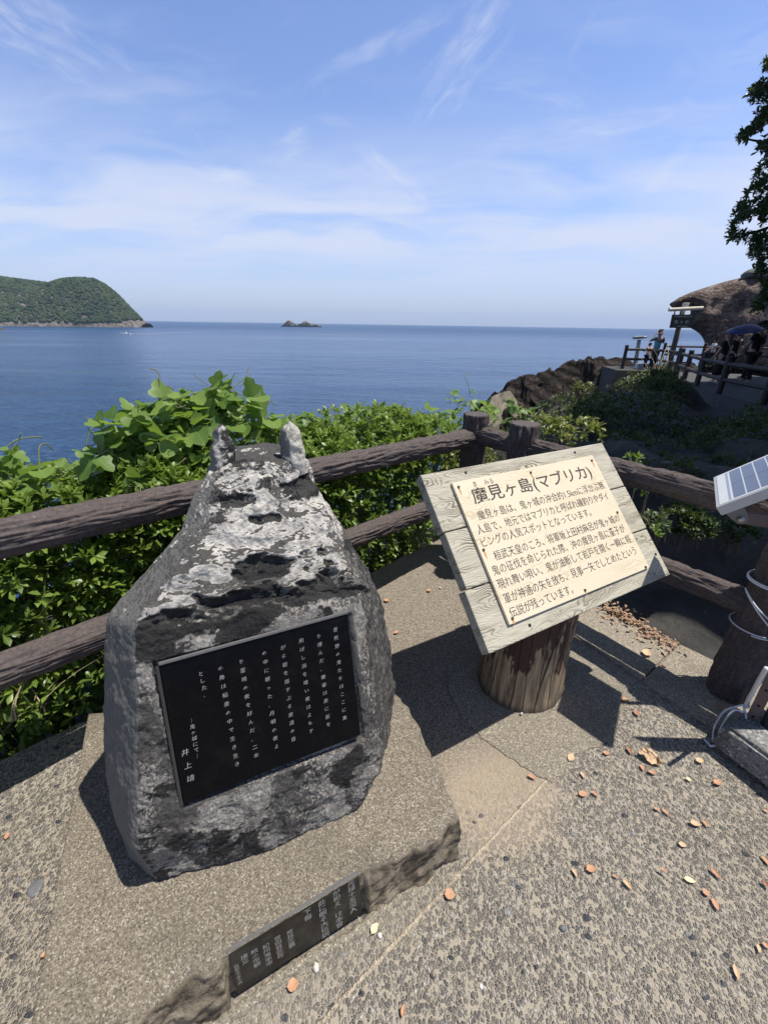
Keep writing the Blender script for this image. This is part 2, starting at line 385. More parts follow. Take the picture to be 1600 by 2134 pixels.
# ------------------------------------------------------------------ rocks: outline slabs with rounded thickness
def pip(x, y, poly):
    c = False; j = len(poly) - 1
    for i in range(len(poly)):
        xi, yi = poly[i]; xj, yj = poly[j]
        if (yi > y) != (yj > y) and x < (xj - xi)*(y - yi)/(yj - yi) + xi: c = not c
        j = i
    return c
def near_edge(x, y, poly):
    best = (1e9, x, y)
    for i in range(len(poly)):
        ax, ay = poly[i]; bx, by = poly[(i + 1) % len(poly)]
        dx, dy = bx - ax, by - ay; L = dx*dx + dy*dy or 1e-9
        t = max(0, min(1, ((x - ax)*dx + (y - ay)*dy)/L)); qx, qy = ax + t*dx, ay + t*dy
        d = math.hypot(x - qx, y - qy)
        if d < best[0]: best = (d, qx, qy)
    return best
def outline_rock(poly, step, thick, rough, o, X, Y, N, seed=0, nsc=1.0, front=1.0, back=1.0, rnd=1.0):
    """a body of real thickness round an outline in the plane o,X,Y; N points to the viewer's side"""
    o, X, Y, N = (np.array(q, float) for q in (o, X, Y, N))
    xs = [p[0] for p in poly]; ys = [p[1] for p in poly]
    nx = int((max(xs) - min(xs))/step) + 2; ny = int((max(ys) - min(ys))/step) + 2
    idx = {}; vs = []; fs = []
    cells = [(i, j) for i in range(nx) for j in range(ny) if pip(min(xs) + (i + .5)*step, min(ys) + (j + .5)*step, poly)]
    cs = set(cells); grid = {}
    for (i, j) in cells:
        for (a, b) in ((i, j), (i + 1, j), (i + 1, j + 1), (i, j + 1)): grid[(a, b)] = 1
    for side in (1, -1):
        for (a, b) in grid:
            x, y = min(xs) + a*step, min(ys) + b*step
            bd = not all((a - q, b - r) in cs for q in (0, 1) for r in (0, 1))
            d, qx, qy = near_edge(x, y, poly)
            if bd: x, y, d = qx, qy, 0.0
            if bd and side == -1: idx[(a, b, -1)] = idx[(a, b, 1)]; continue
            u = min(1, d/(thick*rnd)); prof = math.sqrt(max(0, 1 - (1 - u)**2))
            p = o + X*x + Y*y
            nz = fbm(Vector(p)*nsc + Vector((seed, 0, 0)), 6, .8)*rough
            p = p + N*side*(thick*prof*(front if side > 0 else back)) + (N*nz if not bd else N*nz*.3)
            idx[(a, b, side)] = len(vs); vs.append(p)
    for (i, j) in cells:
        for side in (1, -1):
            f = [idx[(a, b, side)] for (a, b) in ((i, j), (i + 1, j), (i + 1, j + 1), (i, j + 1))]
            f = f if side == 1 else f[::-1]
            f = [k for n, k in enumerate(f) if k not in f[:n]]
            if len(f) > 2: fs.append(tuple(f))
    me = pym(vs, fs); bm = bmesh.new(); bm.from_mesh(me); bmesh.ops.recalc_face_normals(bm, faces=bm.faces); bm.to_mesh(me); bm.free()
    return me
def pxpoly(pts, y):
    """pixels -> (x, z) on the vertical plane at depth y"""
    return [tuple(ony(u, v, y)[[0, 2]]) for u, v in pts]
def m_wall(t):
    o = t.co(); f = t.noise(o, 1.1, 8, .65); d = t.voro(t.map(o, (1, 1, 1.7), (0, .3, 0)), 4.2, 'SMOOTH_F1')
    fl = t.noise(t.map(o, (1, 1, 2.2)), 5.5, 6, .7)
    c = t.mix(t.sstep(f, .3, .7), (.12, .088, .074), (.27, .205, .172))
    c = t.mix(t.math('MULTIPLY', t.sstep(fl, .54, .62), .8), c, (.50, .43, .36))
    c = t.mix(t.math('MULTIPLY', t.sstep(t.noise(o, 3, 7, .7), .50, .64), .75), c, (.05, .038, .034))
    h = t.math('ADD', t.math('MULTIPLY', fl, .8), t.math('MULTIPLY', d, .6))
    return {'Base Color': c, 'Roughness': .95, 'Specular IOR Level': .15, 'Normal': t.bump(h, 1, .25)}
def m_rock(t):
    o = t.co(); f = t.noise(o, .9, 8, .65)
    lay = t.wave(t.map(o, (1, 1, 1), (R(20), R(-28), 0)), .55, 6, 5, .8, direction='Z')
    c = t.mix(t.sstep(f, .35, .68), (.022, .019, .018), (.080, .063, .054))
    c = t.mix(t.math('MULTIPLY', t.sstep(lay, .55, .9), .45), c, (.02, .017, .015))
    c = t.mix(t.math('MULTIPLY', t.sstep(t.noise(o, 2.7, 7, .7), .58, .68), .5), c, (.26, .20, .16))
    px, py, pz = t.sep(o)
    h = t.math('ADD', t.noise(o, 3, 10, .7), t.math('MULTIPLY', lay, .4))
    return {'Base Color': c, 'Roughness': .95, 'Specular IOR Level': .2, 'Normal': t.bump(h, 1, .35)}
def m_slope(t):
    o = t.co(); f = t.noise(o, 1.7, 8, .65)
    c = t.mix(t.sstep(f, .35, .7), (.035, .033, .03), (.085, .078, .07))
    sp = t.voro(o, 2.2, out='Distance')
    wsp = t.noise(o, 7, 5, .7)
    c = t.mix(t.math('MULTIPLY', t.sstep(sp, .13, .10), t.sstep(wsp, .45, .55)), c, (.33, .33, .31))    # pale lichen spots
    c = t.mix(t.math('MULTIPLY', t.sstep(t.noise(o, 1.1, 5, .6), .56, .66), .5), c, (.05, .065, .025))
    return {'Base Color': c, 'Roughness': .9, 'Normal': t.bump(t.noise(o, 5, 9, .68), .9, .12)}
M_WALL = mat('weathered tuff', m_wall); M_ROCK = mat('dark shore rock', m_rock); M_SLOPE = mat('shaded slope rock', m_slope)

# ------------------------------------------------------------------ hillside: a height field through measured points
PZ = -.22                                                             # level of the far path
ctrl = []
def cpt(p): ctrl.append(tuple(p))
for s in np.linspace(-5, 2, 9):
    for o_, z_ in ((.0, -.50), (.5, -.55), (1.2, -.6), (2.2, -.85), (3.2, -1.25), (4.6, -2.1), (6, -6), (8, -12), (10, -16.5), (14, -17)): cpt(edge(s, o_, z_))
for u, v, y in [(1130, 935, 4.2), (1290, 925, 5.2), (1400, 905, 7.0), (1300, 870, 7.5), (1220, 850, 8.5), (1140, 880, 8), (1060, 905, 6.0), (1330, 825, 10.5),
                (1280, 850, 10), (1395, 800, 12.5), (1540, 960, 4.4), (1600, 945, 4.6), (1450, 975, 4.2), (1600, 1000, 3.8), (1350, 960, 4.6), (1200, 910, 6)]:
    cpt(ony(u, v, y))
for p in [(1.9, 2.4, -.75), (1.2, 3.1, -.9), (2.6, 1.6, -.6), (3.4, .5, -.3), (2.6, 2.9, -.75), (3.6, 2.6, -.2), (6, 3, 1.0), (8, 6, 1.5), (1.5, 5.0, -1.9), (.5, 5, -3.5), (1, 9, -7),
          (3, 12, -6.5), (2, 16, -13), (5, 17, -7), (6, 21, -5), (7, 15, -2.8), (8, 18, -1.8), (-2, 12, -15.5), (0, 20, -16.5), (4, 26, -16), (12, 24, -4), (16, 24, -3), (20, 12, 2), (12, 9, -.4), (13, 14, -.6), (10, 13, -.7), (8.5, 11, -.7), (8.6, 8, -.2), (11, 18, -1)]: cpt(p)
ctrl = np.array(ctrl)
def hill(x, y):
    d2 = (ctrl[:, 0] - x)**2 + (ctrl[:, 1] - y)**2
    w_ = 1/(d2 + .03)**1.9
    return float((w_*ctrl[:, 2]).sum()/w_.sum())
gx = np.arange(-9, 22.01, .25); gy = np.arange(-4, 26.01, .25)
vs = []; keep = {}
for j, y in enumerate(gy):
    for i, x in enumerate(gx):
        z = hill(x, y); z += fbm(Vector((x, y, 0))*.8, 5)*.24 + fbm(Vector((x, y, 9))*3, 3)*.05 + (mn.ridged_multi_fractal(Vector((x, y, 4))*.7, .9, 2.1, 5, 1, 2) - 1)*.13
        so = (np.array([x, y, 0]) - CEN).dot(FN); sk = (np.array([x, y, 0]) - K1).dot(np.array([-KD[1], KD[0], 0])*1)
        if so < .25 and np.dot(np.array([x, y]) - K1[:2], (KD[1]*-1, KD[0])) < .25 or (y < 1.2 and x < 3): z = min(z, -.62)
        vs.append((x, y, z))
nx = len(gx)
fs = [(j*nx + i, j*nx + i + 1, (j + 1)*nx + i + 1, (j + 1)*nx + i) for j in range(len(gy) - 1) for i in range(nx - 1)]
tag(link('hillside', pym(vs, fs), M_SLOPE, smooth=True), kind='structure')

# ------------------------------------------------------------------ far path on its retaining wall
pe = [onz(u, v, PZ) for u, v in [(1625, 855), (1590, 846), (1500, 822), (1452, 803), (1404, 787), (1388, 775)]]     # seaward edge of the path
plat = [onz(u, v, PZ) for u, v in [(1352, 772), (1286, 772), (1283, 762)]]
back = [np.array([11.5, 20.5, PZ]), np.array([15.5, 19.5, PZ]), np.array([16, 12, PZ]), np.array([10.5, 7.5, PZ])]
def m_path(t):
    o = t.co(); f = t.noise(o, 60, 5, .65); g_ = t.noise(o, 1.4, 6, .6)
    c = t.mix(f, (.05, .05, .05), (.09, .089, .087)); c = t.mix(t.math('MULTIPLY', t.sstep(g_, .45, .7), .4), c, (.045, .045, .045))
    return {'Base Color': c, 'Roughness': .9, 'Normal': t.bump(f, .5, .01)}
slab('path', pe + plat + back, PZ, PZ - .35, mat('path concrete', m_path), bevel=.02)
# sloping wall below the near stretch of the path
mb = MB(); top = [p + np.array([-.02, -.03, -.01]) for p in pe[:5]]
bot = [ony(u, v, y) for u, v, y in [(1690, 985, 5.6), (1610, 968, 6.1), (1480, 945, 7.2), (1420, 925, 8.6), (1370, 895, 10.6)]]
for k in range(5): bot[k][2] -= .25
n = len(top); mb.add(top + bot, [(i, i + 1, n + i + 1, n + i) for i in range(n - 1)])
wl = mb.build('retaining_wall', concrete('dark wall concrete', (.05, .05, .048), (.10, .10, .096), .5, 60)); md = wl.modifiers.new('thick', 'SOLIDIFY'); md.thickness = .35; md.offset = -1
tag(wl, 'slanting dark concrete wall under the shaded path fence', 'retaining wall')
# block under the lookout corner
a, b = onz(1286, 772, PZ), onz(1352, 774, PZ)
q = nrm(b - a); nn_ = np.array([q[1], -q[0], 0])
mb = MB(); A, B, Cc, D = a - q*.05 + nn_*.05, b + q*.3 + nn_*.05, b + q*.3 - nn_*2.2, a - q*.05 - nn_*2.2
lo = [p + np.array([0, 0, -1.35]) for p in (A + nn_*.15 - q*.35, B + nn_*.15, Cc, D - q*.2)]
mb.add([p + np.array([0, 0, .012]) for p in (A, B, Cc, D)] + lo, [(0, 1, 2, 3), (0, 4, 5, 1), (1, 5, 6, 2), (2, 6, 7, 3), (3, 7, 4, 0), (7, 6, 5, 4)])
me = mb.mesh(); bm = bmesh.new(); bm.from_mesh(me); bmesh.ops.recalc_face_normals(bm, faces=bm.faces); bm.to_mesh(me); bm.free()
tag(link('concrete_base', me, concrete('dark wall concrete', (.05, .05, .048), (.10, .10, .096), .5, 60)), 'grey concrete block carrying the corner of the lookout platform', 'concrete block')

# ------------------------------------------------------------------ shore rock, arched wall, boulder
def ridge(sil, m, name, seed, front, backd, label, cat, rough=.5, zmin=-16.5, nf=48):
    pts = [ony(u, v, y) for u, v, y in sil]
    d = np.cumsum([0] + [np.linalg.norm(pts[i + 1] - pts[i]) for i in range(len(pts) - 1)])
    ns = 240; S = np.linspace(0, d[-1], ns)
    cr = np.array([[np.interp(s, d, [p[k] for p in pts]) for k in range(3)] for s in S])
    vs = []; rows = list(np.linspace(-1, 1, 2*nf))
    for i in range(ns):
        for t_ in rows:
            dr = np.array(front[:2]) if t_ < 0 else np.array(backd[:2]); drop = (front[2] if t_ < 0 else backd[2])
            r = abs(t_); p = cr[i].copy(); p[:2] += dr*r
            p[2] -= drop*(r**1.15)
            v = Vector(p)
            amp = min(1, .25 + r*4)
            rg = mn.ridged_multi_fractal(v*.30 + Vector((seed, 0, 0)), .8, 2.2, 7, 1.0, 2.0) - 1.0
            bed = (v.x*.42 + v.y*.25 + v.z*.87)*1.15 + fbm(v*.25, 3)*.9; saw = (bed - math.floor(bed)); saw = saw if saw < .8 else (1 - saw)*4
            blk = mn.cell(v*.55 + Vector((fbm(v*.6, 3), fbm(v*.6 + Vector((9, 0, 0)), 3), 0)))
            p[2] += amp*(rg*.60 + fbm(v*1.3, 5)*.30 + (saw - .4)*.5 + (blk - .5)*.28)*rough; p[0] += amp*fbm(v*.7 + Vector((5, 5, 5)), 5)*.6*rough
            p[1] += amp*(saw - .4)*.5*rough
            if zmin is not None: p[2] = max(p[2], zmin)
            vs.append(p)
    k = len(rows); fs = [(i*k + j, (i + 1)*k + j, (i + 1)*k + j + 1, i*k + j + 1) for i in range(ns - 1) for j in range(k - 1)]
    me = pym(vs, fs); bm = bmesh.new(); bm.from_mesh(me); bmesh.ops.recalc_face_normals(bm, faces=bm.faces); bm.to_mesh(me); bm.free()
    return tag(link(name, me, m), label, cat)
ridge([(975, 905, 22), (1000, 848, 22), (1022, 818, 22), (1062, 800, 22.5), (1082, 783, 23), (1120, 767, 23.5), (1150, 759, 24), (1188, 757, 24), (1222, 748, 24), (1240, 742, 24), (1285, 747, 24), (1330, 752, 24), (1420, 757, 26), (1560, 760, 28), (1700, 765, 30)],
      M_ROCK, 'shore_rock', 3, (-2.0, -9, 8.5), (-3, 7, 13), 'long dark brown rocky headland sloping into the sea left of the lookout', 'rock', rough=1.25)
ridge([(1008, 842, 20.5), (1025, 824, 20.5), (1045, 811, 20.8), (1064, 808, 21.2), (1078, 826, 21.2), (1082, 846, 21)], plain('pale rock', (.27, .235, .19), .95, 0, .5, 2.5), 'pale_rock', 8, (-.6, -1.5, 3.0), (0, 1.2, 4),
      'small pale rock at the seaward foot of the dark headland', 'rock', rough=.35, zmin=None, nf=12)
YW = 27.0
poly = pxpoly([(1393, 634), (1412, 621), (1436, 610), (1466, 600), (1492, 592), (1520, 584), (1550, 577), (1590, 569), (1640, 560), (1740, 552), (1740, 775), (1600, 772), (1468, 768), (1466, 728), (1468, 716), (1463, 703), (1455, 694), (1446, 688), (1436, 683), (1428, 682), (1424, 676), (1430, 664), (1438, 652), (1437, 643), (1428, 640), (1410, 643), (1400, 642)], YW)
me = outline_rock(poly, .17, 3.0, .4, (0, YW, 0), (1, 0, 0), (0, 0, 1), -nrm(ray(1475, 690)), 3, .5, .45, 1.3, .35)
tag(link('rock_wall', me, M_WALL, smooth=True), 'tall pitted brown rock wall with an overhanging tip and a natural arch onto the sea', 'rock')
poly = pxpoly([(1547, 582), (1550, 569), (1560, 561), (1580, 559), (1600, 566), (1604, 582)], YW - .6)
me = outline_rock(poly, .12, .7, .12, (0, YW - .6, 0), (1, 0, 0), (0, 0, 1), (0, -1, 0), 9, 1.2)
tag(link('boulder', me, plain('grey boulder', (.14, .14, .13), .95, 0, .4, 3), smooth=True), 'grey boulder perched on the crest of the rock wall', 'boulder')

# cliff that shades the path; it stands out of the frame on the right
cl_ = [(6.2, 3.6), (7.1, 6.0), (8.6, 8.6), (11.5, 12.0), (15.5, 15.5), (19.5, 18.5)]
mb = MB(); rows = []
for i in range(60):
    s = i/59*(len(cl_) - 1); k = min(int(s), len(cl_) - 2); f_ = s - k
    x = cl_[k][0]*(1 - f_) + cl_[k + 1][0]*f_; y = cl_[k][1]*(1 - f_) + cl_[k + 1][1]*f_
    col = []
    for j in range(26):
        z = -1.5 + j*.55; nz = fbm(Vector((x, y, z))*.35, 6)*.5
        col.append((x + nz + .25 - j*.008, y - nz*.6, z))
    col.append((x + 7, y - 5, 13.5)); rows.append(col)
k = len(rows[0])
mb.add([p for r in rows for p in r], [(i*k + j, (i + 1)*k + j, (i + 1)*k + j + 1, i*k + j + 1) for i in range(59) for j in range(k - 1)])
tag(mb.build('cliff', M_WALL, smooth=True), kind='structure')

# ------------------------------------------------------------------ wooded headland, islets
def m_wood(t):
    o = t.co(); f = t.noise(o, .035, 6, .65); g_ = t.noise(o, .2, 4, .7)
    c = t.mix(t.sstep(f, .35, .65), (.024, .042, .022), (.055, .078, .034)); c = t.mix(t.math('MULTIPLY', t.sstep(g_, .5, .7), .5), c, (.075, .105, .04))
    return {'Base Color': c, 'Roughness': .85, 'Specular IOR Level': .2}
M_WOOD = mat('evergreen wood', m_wood)
YH = 1150.0
top_px = [(-260, 545), (-150, 558), (-60, 570), (0, 578), (60, 586), (105, 592), (130, 583), (165, 580), (195, 582), (215, 592), (238, 610), (258, 630), (272, 645), (285, 658), (300, 672)]
tp = [ony(u, v, YH) for u, v in top_px]
X0, X1 = tp[0][0], tp[-1][0]
def crest(x): return interp(x, [p[0] for p in tp], [p[2] for p in tp])
def head(x, q):                                                       # q: 0 at the crest line, 1 at the near shore, -1 behind
    h = max(crest(x) - SEA, .1)
    return SEA - 2 + (h + 2)*(1 - abs(q)**1.5) if abs(q) <= 1 else SEA - 2
def hdepth(x): return min(240, 40 + (X1 - x)*.55)
vs = []; nxx, nq = 140, 40
for i in range(nxx):
    x = X0 + (X1 + 8 - X0)*i/(nxx - 1)
    for j in range(nq):
        q = -1 + 2*j/(nq - 1); y = YH - q*hdepth(x)
        z = head(x, q); z += fbm(Vector((x, y, z))*.03, 5)*5*(1 - abs(q)) + fbm(Vector((x, y, z))*.12, 4)*3*min(1, abs(q)*1.2)
        vs.append((x, y, z))
fs = [(i*nq + j, (i + 1)*nq + j, (i + 1)*nq + j + 1, i*nq + j + 1) for i in range(nxx - 1) for j in range(nq - 1)]
def m_shore(t):
    o = t.co(); f = t.noise(o, .12, 7, .7); c = t.mix(t.sstep(f, .35, .65), (.06, .053, .045), (.21, .185, .155))
    return {'Base Color': c, 'Roughness': .95, 'Normal': t.bump(f, 1, 4)}
me = pym(vs, fs); bm = bmesh.new(); bm.from_mesh(me); bmesh.ops.recalc_face_normals(bm, faces=bm.faces); bm.to_mesh(me); bm.free()
tag(link('headland', me, mat('shore cliff', m_shore), smooth=True), kind='structure')
ico = bmesh.new(); bmesh.ops.create_icosphere(ico, subdivisions=2, radius=1); IV = np.array([v.co[:] for v in ico.verts]); IF = [tuple(v.index for v in f.verts) for f in ico.faces]; ico.free()
rnd = random.Random(2); allv = []; allf = []; k = 0
for n in range(8500):
    x = rnd.uniform(X0, X1 - 3); q = rnd.uniform(-.25, .985); z = head(x, q)
    lim = SEA + 9 + 10*max(0, 1 - (X1 - x)/70) + 5*fbm(Vector((x*.05, q*3, 0)), 3)
    if z < lim: continue
    y = YH - q*hdepth(x); r = rnd.uniform(2.2, 4.9)
    jit = np.array([1 + .28*fbm(Vector(v*1.8) + Vector((n*1.7, 0, 0)), 3) for v in IV])
    allv.append(IV*jit[:, None]*np.array([r, r, r*.85]) + np.array([x, y, z + r*.12])); allf += [tuple(i + k for i in f) for f in IF]; k += len(IV)
wood = pym(np.concatenate(allv), allf)
tag(link('forest', wood, M_WOOD), 'dense evergreen forest covering the headland', None, None, 'stuff')
rr = [((-30, 693), (-30, 684), (5, 681), (25, 687), (38, 692), (42, 695))]
poly = pxpoly([(-60, 698), (-60, 682), (0, 682), (12, 686), (25, 690), (40, 692), (40, 697)], 690)
me = outline_rock(poly, 1.6, 6, 2.0, (0, 690, 0), (1, 0, 0), (0, 0, 1), (0, -1, 0), 4, .2)
tag(link('reef', me, mat('shore cliff', m_shore), smooth=True), 'low pale reef at the left edge, in front of the headland', 'reef')
YI = 1900.0
poly = pxpoly([(584, 681.5), (588, 677), (594, 672), (600, 667.5), (606, 668), (612, 673), (620, 676.5), (627, 674), (633, 669.5), (639, 669), (645, 673.5), (651, 675), (660, 675.5), (668, 678), (674, 681.5)], YI)
me = outline_rock(poly, 1.4, 8, 5.0, (0, YI, 0), (1, 0, 0), (0, 0, 1), (0, -1, 0), 6, .14)
def m_islet(t):
    o = t.co(); f = t.noise(o, .06, 7, .7); pz = t.sep(o)[2]
    c = t.mix(t.sstep(f, .4, .65), (.07, .062, .055), (.22, .19, .16)); c = t.mix(t.math('MULTIPLY', t.sstep(pz, SEA + 13, SEA + 20), .6), c, (.16, .16, .1))
    return {'Base Color': c, 'Roughness': .95}
tag(link('islet', me, mat('islet rock', m_islet), smooth=True), 'rocky islet with two humps out on the horizon', 'islet')
# motor boat and its wake
bp = onz(262, 697, SEA); L = 13.0
bt = thing('motor_boat', 'small white motor boat heading left with a long wake behind it', 'boat', bp)
M_BW = plain('white gelcoat', (.8, .8, .78), .3); M_BD = plain('boat window', (.03, .035, .04), .15)
hull = MB(); n = 12; vs = []
for i in range(n):
    f_ = i/(n - 1); x = L*(f_ - .5); wd = 1.5*min(1, (f_*3.2)**.7)*(1 if f_ < .9 else .95); sh = .55 + .9*(1 - f_)**2
    vs += [(x, -wd, sh + .6), (x, -wd*.75, .1), (x, 0, -.45), (x, wd*.75, .1), (x, wd, sh + .6)]
fs = [(i*5 + j, (i + 1)*5 + j, (i + 1)*5 + j + 1, i*5 + j + 1) for i in range(n - 1) for j in range(4)] + [(i*5 + 4, (i + 1)*5 + 4, (i + 1)*5, i*5) for i in range(n - 1)] + [tuple((n - 1)*5 + j for j in range(5))]
hull.add([np.array(v) + bp for v in vs], fs).build('hull', M_BW, bt)
cab = MB().frame_box(bp + np.array([-1.0, -1.0, 1.2]), (2.8, 0, 0), (0, 2, 0), (.25, 0, 1.5)).build('cabin', M_BW, bt, bevel=.15)
MB().frame_box(bp + np.array([-1.12, -1.04, 1.9]), (2.6, 0, 0), (0, 2.08, 0), (.1, 0, .55)).build('window', M_BD, cab)
MB().tube([bp + np.array([.6, 0, 2.7]), bp + np.array([.6, 0, 4.4])], .06, 6).build('mast', M_BW, bt)
wk = []; fs = []
e2 = onz(560, 687, SEA); wd_ = e2 - bp
for i in range(60):
    f_ = i/59; p = bp + wd_*f_; hw = 15 - 9*f_ + 1.7*math.sin(i*1.7)
    wk += [(p[0], p[1] - hw, SEA + .25), (p[0], p[1] + hw, SEA + .25)]
    if i: fs.append((2*i - 2, 2*i - 1, 2*i + 1, 2*i))
def m_wake(t):
    o = t.co(); f = t.noise(o, .25, 5, .7); px = t.sep(o)[0]
    fade = t.sstep(px, float(e2[0]), float(bp[0]) + 20)
    return {'Base Color': (.75, .8, .84), 'Roughness': .6, 'Alpha': t.math('MULTIPLY', t.sstep(f, .30, .5), t.math('ADD', .22, t.math('MULTIPLY', fade, .75)))}
tag(link('boat_wake', pym(wk, fs), mat('wake foam', m_wake)), 'long white wake trailing right from the motor boat', None, None, 'stuff')
# ------------------------------------------------------------------ plinth
PH = .19
def m_plinth(t):
    o = t.co(); f = t.noise(o, 330, 3, .7); sp = t.sep(t.voro(o, 300, out='Color')); px, py, pz = t.sep(o)
    c = t.ramp(sp[0], [(0, (.07, .062, .05)), (.3, (.145, .122, .09)), (.7, (.235, .20, .15)), (.93, (.34, .30, .235)), (1, (.48, .45, .4))])
    c = t.mix(t.math('MULTIPLY', t.sstep(f, .4, .7), .6), c, (.265, .225, .165))
    st = t.noise(o, 2.6, 6, .65); c = t.mix(t.math('MULTIPLY', t.sstep(st, .42, .68), .45), c, (.085, .075, .06))
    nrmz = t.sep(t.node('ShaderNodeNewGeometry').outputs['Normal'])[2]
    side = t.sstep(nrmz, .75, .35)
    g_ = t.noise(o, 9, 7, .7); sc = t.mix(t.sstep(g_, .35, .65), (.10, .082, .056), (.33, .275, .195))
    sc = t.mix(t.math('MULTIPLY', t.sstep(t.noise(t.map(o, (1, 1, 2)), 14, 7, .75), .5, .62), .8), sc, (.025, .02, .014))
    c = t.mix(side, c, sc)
    h = t.math('ADD', t.math('MULTIPLY', f, .6), t.math('ADD', sp[1], t.math('MULTIPLY', t.math('MULTIPLY', g_, side), 6)))
    return {'Base Color': c, 'Roughness': .93, 'Specular IOR Level': .25, 'Normal': t.bump(h, .6, .004)}
M_PLINTH = mat('plinth concrete', m_plinth)
fr = [onz(u, v, PH) for u, v in [(300, 2108), (480, 2000), (752, 1838), (962, 1704)]]
pdir = nrm(fr[3] - fr[0]); pout = np.array([pdir[1], -pdir[0], 0])
A0 = fr[3] - pdir*1.06; B0 = fr[3]
c_br = onz(838, 1446, PH); c_bl = onz(186, 1490, PH)
plinth_root = thing('plinth', 'low speckled concrete plinth with chipped edges under the horned stone', 'plinth', ((A0 + c_br)/2*np.array([1, 1, 0])))
tl_s, tr_s = onz(481, 2006, PH), onz(752, 1838, PH)
rs0 = float((tl_s - A0).dot(pdir)) - .022; rs1 = float((tr_s - A0).dot(pdir)) + .02       # notch that holds the small plate
LEN = float((B0 - A0).dot(pdir))
ns, nh = 220, 26
vs = []; fs = []
def ftop(s, k):                                                       # front face: k = 0 foot .. 1 rim
    rough = 1.0
    p = A0 + pdir*s
    inn = rs0 < s < rs1
    z = PH*k
    n_ = mn.ridged_multi_fractal(Vector((s*6, z*9, 1.3)), .9, 2.1, 5, 1, 2) - 1
    n2 = fbm(Vector((s*22, z*30, 4)), 4)
    off = .012*(1 - k) + (.0 if inn else -.013*n_ - .007*n2 - .012*(k > .72)*fbm(Vector((s*9, 0, 7)), 3))
    if inn: off = -.012
    if k > .9 and not inn: off -= .018*((k - .9)/.1)**2
    return p*np.array([1, 1, 0]) + pout*off + np.array([0, 0, z])
for i in range(ns):
    s = LEN*i/(ns - 1)
    for j in range(nh): vs.append(ftop(s, j/(nh - 1)))
for i in range(ns - 1):
    for j in range(nh - 1): fs.append((i*nh + j, (i + 1)*nh + j, (i + 1)*nh + j + 1, i*nh + j + 1))
rim = [i*nh + nh - 1 for i in range(ns)]
# top sheet: from the rim to the back edge
nt = 40; grid = [rim]
bl = c_bl; br = c_br
for r in range(1, nt):
    q = r/(nt - 1); row = []
    for i in range(ns):
        f_ = i/(ns - 1); back = bl*(1 - f_) + br*f_ + np.array([0, 0, 0])
        p = np.array(vs[rim[i]])*(1 - q) + back*q
        p[2] = PH + fbm(Vector((p[0]*4, p[1]*4, 0)), 4)*.004 + .003
        if i == ns - 1: p += np.array([.93, .37, 0])*fbm(Vector((q*7, 2, 0)), 4)*.012
        row.append(len(vs)); vs.append(p)
    grid.append(row)
for r in range(nt - 1):
    for i in range(ns - 1): fs.append((grid[r][i], grid[r][i + 1], grid[r + 1][i + 1], grid[r + 1][i]))
# side walls
def wall(idx):
    b0 = None
    for a_, b_ in zip(idx, idx[1:]):
        pa, pb = np.array(vs[a_]), np.array(vs[b_]); k = len(vs); vs.append(pa*np.array([1, 1, 0])); vs.append(pb*np.array([1, 1, 0]))
        fs.append((a_, b_, k + 1, k))
wall([g_[-1] for g_ in grid]); wall(grid[-1][::-1]); wall([g_[0] for g_ in grid][::-1])
me = pym(vs, fs); bm = bmesh.new(); bm.from_mesh(me); bmesh.ops.remove_doubles(bm, verts=bm.verts, dist=1e-5); bmesh.ops.recalc_face_normals(bm, faces=bm.faces); bm.to_mesh(me); bm.free()
link('slab', me, M_PLINTH, plinth_root, smooth=True)
mb = MB()                                                             # mortar fillet at the foot
for s in np.linspace(0.2, LEN - .25, 40): pass
mb.tube([A0*np.array([1, 1, 0]) + pdir*s + pout*(.018 + .006*math.sin(s*21)) + np.array([0, 0, -.004]) for s in np.linspace(.25, LEN - .16, 50)], [.016 + .004*math.sin(i*1.9) for i in range(50)], 8)
mb.build('mortar_joint', M_PATCH, plinth_root, smooth=True)
# small engraved plate let into its front
M_BLACK = mat('polished black granite', lambda t: {'Base Color': t.mix(t.sstep(t.noise(t.co(), 18, 6, .7), .45, .75), (.003, .003, .004), (.007, .007, .007)), 'Roughness': t.math('ADD', .16, t.math('MULTIPLY', t.noise(t.co(), 7, 6, .7), .14)), 'Specular IOR Level': .12})
M_PLATE = mat('weathered black granite', lambda t: {'Base Color': t.mix(t.sstep(t.noise(t.co(), 14, 7, .7), .38, .7), (.012, .011, .009), (.045, .042, .034)), 'Roughness': .4, 'Specular IOR Level': .25})
M_EDGE = plain('granite edge', (.10, .10, .095), .5, 0, .3, 60)
M_CARVE = plain('white carved letters', (.40, .40, .385), .8, 0, .15, 200)
M_CARVE2 = plain('pale carved letters', (.34, .33, .30), .8, 0, .3, 150)
ps0, ps1 = rs0 + .018, rs1 - .016
base = A0*np.array([1, 1, 0]) + pdir*ps0 + pout*.004 + np.array([0, 0, .028])
tilt = nrm(np.array([0, 0, 1.0]) - pout*.10); PL = ps1 - ps0; PHH = PH - .03
plate = MB().frame_box(base, pdir*PL, tilt*PHH, -pout*.012 + np.array([0, 0, -.0012])).build('engraved_plate', [M_PLATE], plinth_root, bevel=.003)
MB().frame_box(base + tilt*(PHH + .0005) - pout*.013, pdir*PL, tilt*.004, pout*.012).build('plate_rim', M_EDGE, plate, bevel=.001)
pn = np.cross(pdir, tilt)
